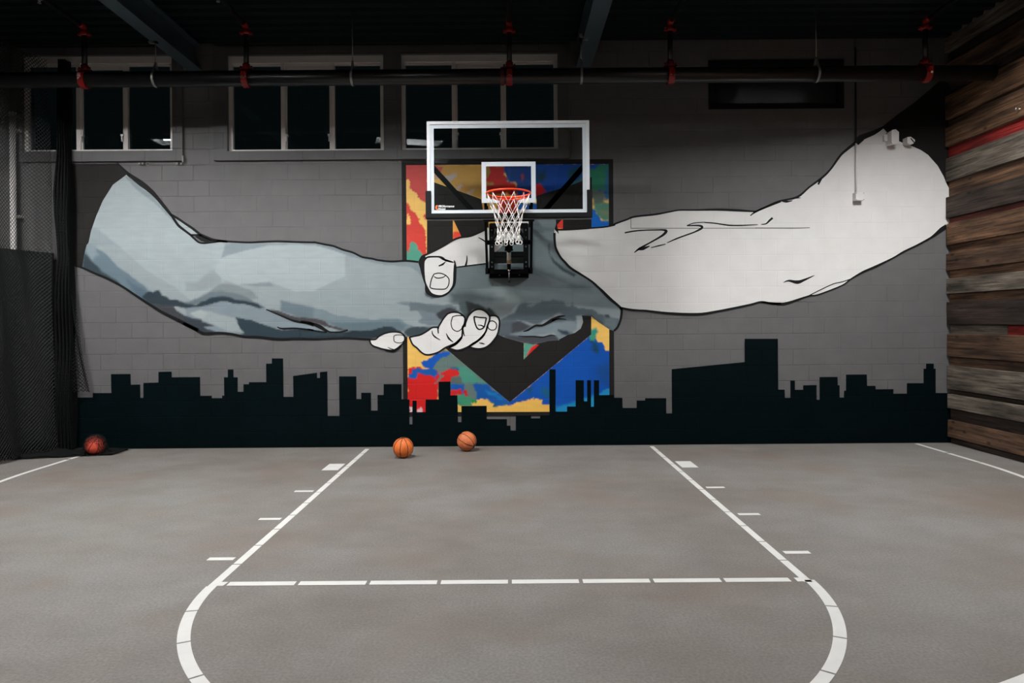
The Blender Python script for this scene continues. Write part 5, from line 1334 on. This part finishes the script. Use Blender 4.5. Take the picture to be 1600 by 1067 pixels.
# slack on the floor, lying over the ball
def pile(u, v):
    x = -6.15 + (at(186, 705, 8.7).x + 6.15) * u
    t = (x + 6.15) / 1.2
    yn = 8.22 + 0.36 * min(1, t) ** 0.8; yf = 8.98
    y = yn + (yf - yn) * v
    d = math.hypot(x - BL.x, y - BL.y)
    z = 0.012 + 0.035 * abs(math.sin(11 * u + 5 * v)) * (1 - 0.7 * u) + 0.03 * max(0, noise.noise(Vector((x * 4, y * 5, 1)))) 
    if d < BR + 0.008: z = max(z, BR + 0.003 + math.sqrt(max(0, (BR + 0.008) ** 2 - d * d)))
    elif d < BR + 0.05: z = max(z, (BR + 0.003) * (1 - (d - BR - 0.008) / 0.042) ** 2)
    return (x, y, z)
netting('floor_slack', 100, 66, pile, 0.0024, curtain, M_net_shaded)
def pile2(u, v):
    x, y, z = pile(u * 0.97, 0.02 + v * 0.95)
    return (x + 0.006, y + 0.004, max(0.006, 0.5 * z) if z < 0.09 else 0.006)
netting('floor_slack', 90, 60, pile2, 0.0042, curtain, M_net_shaded)

# white pole behind the net
pp = at(20.5, 300, 8.93)
pl = MB(); pl.cyl((pp.x, 8.93, 0), (pp.x, 8.93, 4.28), 0.036, seg=20).cyl((pp.x, 8.93, 4.28), (pp.x, 8.93, 4.32), 0.042, seg=20)
for z in (1.4, 3.0, 4.1): pl.box(pp.x - 0.06, pp.x + 0.06, 8.95, YW - 0.001, z - 0.015, z + 0.015)
tag(pl.build('metal_pole', mat('white_pole', alb((205, 200, 196)), 0.4)), 'white metal pole against the wall behind the black net', 'pole')

# ================================================================== SPRINKLER PIPE, HANGERS, BEAMS
YP = 8.12; KP = YP / F
def px_x(px, Y=YP): return at(px, 121, Y).x
zP = CH + (505 - 119.5) * KP; rP = 0.089
M_pipe = mat('black_pipe_enamel', alb((26, 27, 27)), 0.32)
M_red = mat('red_coupling_enamel', alb((135, 17, 14), 0.9), 0.35)
M_zinc = mat('zinc_hanger', alb((150, 150, 148)), 0.4, 0.5)
spr = empty('sprinkler_pipe', (0, YP, zP), 'thick black sprinkler main running along the top of the mural wall', 'pipe')
MB().cyl((-6.6, YP, zP), (XR - 0.068, YP, zP), rP, seg=32).build('main_pipe', M_pipe, spr)
zU = CH + (505 - 46) * KP
for k, px in enumerate((132.5, 385, 796, 1047.5, 1446)):
    x = px_x(px)
    st = MB()      # strap with saddle and outlet
    for i in range(28):
        a0, a1 = 2 * PI * i / 28, 2 * PI * (i + 1) / 28
        q = [(x + sx * 0.034, YP + R * math.cos(a), zP + R * math.sin(a)) for R, a, sx in ((rP + 0.016, a0, -1), (rP + 0.016, a1, -1), (rP + 0.016, a1, 1), (rP + 0.016, a0, 1))]
        st.bm.faces.new([st.bm.verts.new(v) for v in q])
        for sx in (-1, 1):
            st.bm.faces.new([st.bm.verts.new((x + sx * 0.034, YP + R * math.cos(a), zP + R * math.sin(a))) for R, a in ((rP - 0.002, a0), (rP + 0.016, a0), (rP + 0.016, a1), (rP - 0.002, a1))])
    bmesh.ops.remove_doubles(st.bm, verts=st.bm.verts[:], dist=1e-5)
    st.cyl((x, YP, zP + rP), (x, YP, zP + rP + 0.075), 0.042)
    st.box(x - 0.075, x + 0.075, YP - 0.03, YP + 0.03, zP + rP + 0.012, zP + rP + 0.03, bevel=0.004)
    st.box(x - 0.028, x + 0.028, YP - rP - 0.03, YP - rP - 0.005, zP - 0.03, zP + 0.05, bevel=0.008)
    cp = st.build('coupling', M_red, spr, 'red strap coupling on the main')
    b_ = MB()
    for sx in (-1, 1): b_.cyl((x + sx * 0.06, YP - 0.005, zP + rP + 0.03), (x + sx * 0.06, YP - 0.005, zP + rP + 0.052), 0.012, seg=6)
    b_.cyl((x + 0.0, YP - rP - 0.02, zP - 0.022), (x + 0.0, YP - rP - 0.042, zP - 0.028), 0.014, seg=6)
    b_.build_each('bolt', M_chr, cp)
    MB().cyl((x, YP, zP + rP + 0.06), (x, YP, zU + 0.01), 0.03).build('riser', M_pipe, spr)
    e = MB()
    e.cyl((x, YP, zU - 0.04), (x, YP, zU + 0.015), 0.044)
    e.box(x - 0.07, x + 0.07, YP - 0.025, YP + 0.025, zU - 0.035, zU - 0.012, bevel=0.004)
    e.tube([(x, YP, zU), (x, YP, zU + 0.03), (x, YP - 0.02, zU + 0.055), (x, YP - 0.06, zU + 0.062), (x, YP - 0.1, zU + 0.062)], 0.036, 14)
    ce = e.build('coupling', M_red, spr, 'red elbow coupling at the top of the riser')
    b_ = MB()
    for sx in (-1, 1): b_.cyl((x + sx * 0.058, YP - 0.005, zU - 0.012), (x + sx * 0.058, YP - 0.005, zU + 0.006), 0.009, seg=6)
    b_.build_each('bolt', M_chr, ce)
    br_ = MB(); br_.cyl((x, YP - 0.1, zU + 0.062), (x, YB + 0.5, zU + 0.062), 0.028).build('branch_pipe', M_pipe, spr)
    if px != 796:
        hd = MB(); hy = 7.34
        hd.cyl((x, hy, zU + 0.035), (x, hy, zU - 0.005), 0.012, seg=10).torus((x, hy, zU + 0.03), 0.028, 0.006, seg=20, rs=6)
        hd.cyl((x, hy, zU - 0.012), (x, hy, zU - 0.016), 0.018, seg=12)
        hd.build('sprinkler_head', M_zinc, spr)
x = px_x(789) - 0.03
rg = MB(); 
for i in range(28):
    a0, a1 = 2 * PI * i / 28, 2 * PI * (i + 1) / 28
    rg.bm.faces.new([rg.bm.verts.new((x + sx * 0.02, YP + (rP + 0.012) * math.cos(a), zP + (rP + 0.012) * math.sin(a))) for a, sx in ((a0, -1), (a1, -1), (a1, 1), (a0, 1))])
    for sx in (-1, 1):
        rg.bm.faces.new([rg.bm.verts.new((x + sx * 0.02, YP + R * math.cos(a), zP + R * math.sin(a))) for R, a in ((rP - 0.002, a0), (rP + 0.012, a0), (rP + 0.012, a1), (rP - 0.002, a1))])
bmesh.ops.remove_doubles(rg.bm, verts=rg.bm.verts[:], dist=1e-5)
rg.build('coupling', mat('dark_red_coupling', alb((90, 24, 20)), 0.5), spr, 'dull red pipe joint')

BEAMS = [(-4.13, -3.95, 'dark steel roof beam above the gap between the two left windows'), (0.885, 1.08, 'dark steel roof beam above the right edge of the backboard')]
zB0 = 4.88
M_beam = mat('beam_dark_enamel', alb((62, 76, 84), 0.9), 0.4, 0.0, 0.6, var=0.1, bscale=4)
for xa, xb, lab in BEAMS:
    b_ = MB(); xc = (xa + xb) / 2
    b_.box(xa, xb, YB, YW, zB0, zB0 + 0.018).box(xa, xb, YB, YW, ZC - 0.02, ZC - 0.002).box(xc - 0.008, xc + 0.008, YB, YW, zB0 + 0.018, ZC - 0.02)
    tag(b_.build('steel_beam', M_beam), lab, 'beam', 'roof beams')
HG = [(243.5, zB0, 'zinc pipe hanger clamped to the left roof beam'), (551, ZC, 'zinc pipe hanger in front of the right pane of the second window'), (908, zB0, 'zinc pipe hanger clamped to the beam right of the backboard'), (1275.5, ZC, 'zinc pipe hanger in front of the black blanked window')]
for px, ztop, lab in HG:
    x = px_x(px); h = empty('pipe_hanger', (x, YP, zP), lab, 'pipe hanger', 'pipe hangers along the sprinkler main')
    s = MB(); R = rP + 0.008; n = 30; pts = [(YP + R * math.cos(a), zP + R * math.sin(a)) for a in np.linspace(-1.35 * PI, 0.35 * PI, n)]
    pts = [(YP - 0.02, zP + 0.165)] + pts[::-1][::1] if False else [(YP - 0.012, zP + 0.17)] + [(YP + R * math.cos(a), zP + R * math.sin(a)) for a in np.linspace(0.72 * PI, 2.28 * PI, n)] + [(YP + 0.012, zP + 0.17)]
    for (ya, za), (yb, zb) in zip(pts[:-1], pts[1:]):
        s.bm.faces.new([s.bm.verts.new(v) for v in ((x - 0.013, ya, za), (x + 0.013, ya, za), (x + 0.013, yb, zb), (x - 0.013, yb, zb))])
    bmesh.ops.remove_doubles(s.bm, verts=s.bm.verts[:], dist=1e-5)
    so_ = s.build('strap', M_zinc, h); md = so_.modifiers.new('t', 'SOLIDIFY'); md.thickness = 0.004
    MB().cyl((x, YP, zP + 0.155), (x, YP, zP + 0.19), 0.016, seg=6).build('nut', M_zinc, h)
    MB().cyl((x, YP, zP + 0.18), (x, YP, ztop), 0.006, seg=8).build('rod', M_zinc, h)
    if ztop == zB0:
        sx = 1 if px < 500 else -1; xe = BEAMS[0][0] if px < 500 else BEAMS[1][0]
        c_ = MB(); c_.box(min(x - 0.02, xe - 0.02), max(x + 0.02, xe + 0.05), YP - 0.022, YP + 0.022, zB0 - 0.022, zB0 - 0.002).box(x - 0.02, x + 0.02, YP - 0.022, YP + 0.022, zB0 - 0.022, zB0 + 0.05)
        c_.build('clamp', M_zinc, h)

# ================================================================== SMALL THINGS ON THE RIGHT OF THE WALL
M_wbox = mat('box_painted_white', alb((221, 218, 215)), 0.5)
j = at(1338, 309, YW)
jb = empty('junction_box', (j.x, YW, j.z), 'white electrical box with conduit on the painted white shoulder', 'electrical box')
b_ = MB(); b_.box(j.x - 0.054, j.x + 0.054, YW - 0.1, YW - 0.006, j.z - 0.048, j.z + 0.055, bevel=0.004)
body = b_.build('box_body', M_wbox, jb)
b_ = MB()
for sx in (-1, 1):
    for sz in (-1, 1): b_.cyl((j.x + sx * 0.045, YW - 0.103, j.z + sz * 0.04), (j.x + sx * 0.045, YW - 0.099, j.z + sz * 0.04), 0.005, seg=8)
b_.build_each('screw', M_bolt, body)
xc = at(1336, 260, YW).x; zs = at(1336, 225, YW).z
MB().cyl((xc, YW - 0.03, j.z + 0.05), (xc, YW - 0.03, zs), 0.011, seg=12).cyl((xc + 0.012, YW - 0.055, j.z + 0.05), (xc + 0.012, YW - 0.055, j.z + 0.075), 0.014, seg=10).build('conduit', M_wbox, jb, 'white lower run of the conduit')
MB().cyl((xc, YW - 0.03, zs), (xc, YW - 0.03, ZC - 0.1), 0.011, seg=12).build('conduit', M_black, jb, 'black upper run of the conduit')
a = at(1397, 214, YW - 0.12)
ws = empty('mounting_block', (a.x, YW, a.z), 'larger white block sticking out of the top of the painted shoulder', 'bracket', 'white blocks at the painted shoulder')
b_ = MB(); w2, y0 = 0.046, YW - 0.15
prof = [(a.x - w2, a.z - 0.075), (a.x - w2 + 0.01, a.z - 0.095), (a.x + 0.01, a.z - 0.09), (a.x + w2, a.z - 0.075), (a.x + w2, a.z + 0.055), (a.x + 0.008, a.z + 0.09), (a.x - 0.03, a.z + 0.085), (a.x - w2, a.z + 0.07)]
b_.prism([(x_, y0, z_) for x_, z_ in prof], (0, YW - 0.006 - y0, 0)); b_.build('block', M_wbox, ws)
MB().box(a.x - 0.085, a.x - w2, YW - 0.05, YW - 0.006, a.z - 0.03, a.z + 0.05).build('side_plate', M_wbox, ws)
a = at(1422.5, 220, YW - 0.1)
ws = empty('mounting_block', (a.x, YW, a.z), 'smaller white bracket with a black slot right of the larger block', 'bracket', 'white blocks at the painted shoulder')
b_ = MB(); prof = [(a.x - 0.046, a.z - 0.03), (a.x - 0.02, a.z - 0.045), (a.x + 0.03, a.z - 0.04), (a.x + 0.055, a.z - 0.005), (a.x + 0.05, a.z + 0.012), (a.x, a.z + 0.05), (a.x - 0.046, a.z + 0.045)]
b_.prism([(x_, y0 + 0.04, z_) for x_, z_ in prof], (0, YW - 0.006 - y0 - 0.04, 0)); body = b_.build('block', M_wbox, ws)
MB().bar((a.x - 0.002, y0 + 0.0385, a.z + 0.03), (a.x + 0.04, y0 + 0.0385, a.z - 0.022), 0.004, 0.012, Vector((0, 0, 1))).build('slot', M_black, body)
# eye screw in the boards
e = Vector((XR - 0.06, 8.0, 3.0)); pe = None
for Yt in np.linspace(7.2, 8.2, 60):
    q = at(1594, 170, Yt)
    if pe is None or abs(q.x - (XR - 0.07)) < abs(pe.x - (XR - 0.07)): pe = q
b_ = MB(); b_.torus((pe.x - 0.03, pe.y, pe.z), 0.018, 0.004, Vector((0, 1, 0)), 20, 6).cyl((pe.x - 0.012, pe.y, pe.z), (XR - 0.03, pe.y, pe.z), 0.004, seg=8)
tag(b_.build('eye_screw', M_chr), 'small bright eye screw in the dark upper boards', 'eye screw')

# ================================================================== LAMPS
M_house = mat('lamp_housing', alb((60, 60, 60)), 0.5)
LSTR = 530.0
def tube_mat(k):
    return mat('lamp_tube_%d' % k, (0.9, 0.9, 0.9), 0.4, emit=(0.985, 0.995, 1.0), estr=LSTR * k / 100.0)
LROWS = ((5.66, 115), (1.9, 14)); LCOLS = ((-5.72, 100, 0.062, 0), (-1.78, 100, 0.09, -14), (4.3, 100, 0.086, 15))
ZL_ = 4.95
def lamp(X_, Y_, k, D, yaw):
    x = y = 0.0; ZLAMP = 0.0; kids = []
    t = empty('ceiling_light', (X_, Y_, ZL_), 'strip light with two bare tubes hung under the black deck', 'ceiling light', 'strip lights over the court')
    W, L = 0.2, 0.58
    hb = MB()
    hb.box(x - L, x + L, y - W, y + W, ZLAMP + 0.03, ZLAMP + 0.06)
    zb = ZLAMP - 0.012 - D
    hb.box(x - L, x + L, y - W - 0.006, y - W, zb, ZLAMP + 0.06).box(x - L, x + L, y + W, y + W + 0.006, zb, ZLAMP + 0.06)
    hb.box(x - L - 0.006, x - L, y - W, y + W, zb, ZLAMP + 0.06).box(x + L, x + L + 0.006, y - W, y + W, zb, ZLAMP + 0.06)
    kids.append(hb.build('housing', M_house))
    for dy in (-0.055, 0.045):
        kids.append(MB().cyl((x - 0.47, y + dy, ZLAMP), (x + 0.47, y + dy, ZLAMP), 0.028, seg=14).build('lamp_tube', tube_mat(k)))
    for dx in (-0.45, 0.45): kids.append(MB().cyl((x + dx, y, ZLAMP + 0.06), (x + dx, y, ZC - ZL_), 0.004, seg=6).build('hanging_wire', M_zinc))
    for c_ in kids: c_.parent = t
    t.rotation_euler = (0, 0, math.radians(yaw))
for y, ky in LROWS:
    for x, kx, D, yw in LCOLS: lamp(x, y, int(ky * kx / 100), D, yw)

# ================================================================== WORLD, CAMERA
wd_ = bpy.data.worlds.new('night'); SC.world = wd_; wd_.use_nodes = True
wd_.node_tree.nodes['Background'].inputs['Color'].default_value = (0.004, 0.007, 0.008, 1)
wd_.node_tree.nodes['Background'].inputs['Strength'].default_value = 1.0
cam = bpy.data.cameras.new('camera'); co = bpy.data.objects.new('camera', cam); COL.objects.link(co)
co.location = (0, 0, CH); co.rotation_euler = (PI / 2, ROLL, 0)
cam.sensor_width = 36; cam.sensor_fit = 'HORIZONTAL'; cam.lens = F / 1600 * 36
cam.shift_x = (800 - CX) / 1600; cam.shift_y = (CY - 533.5) / 1600
cam.clip_start = 0.05; cam.clip_end = 60
SC.camera = co
vs_ = SC.view_settings; vs_.view_transform = 'Standard'; vs_.look = 'None'; vs_.exposure = 0.0; vs_.gamma = 1.0
try: vs_.use_curve_mapping = False
except Exception: pass
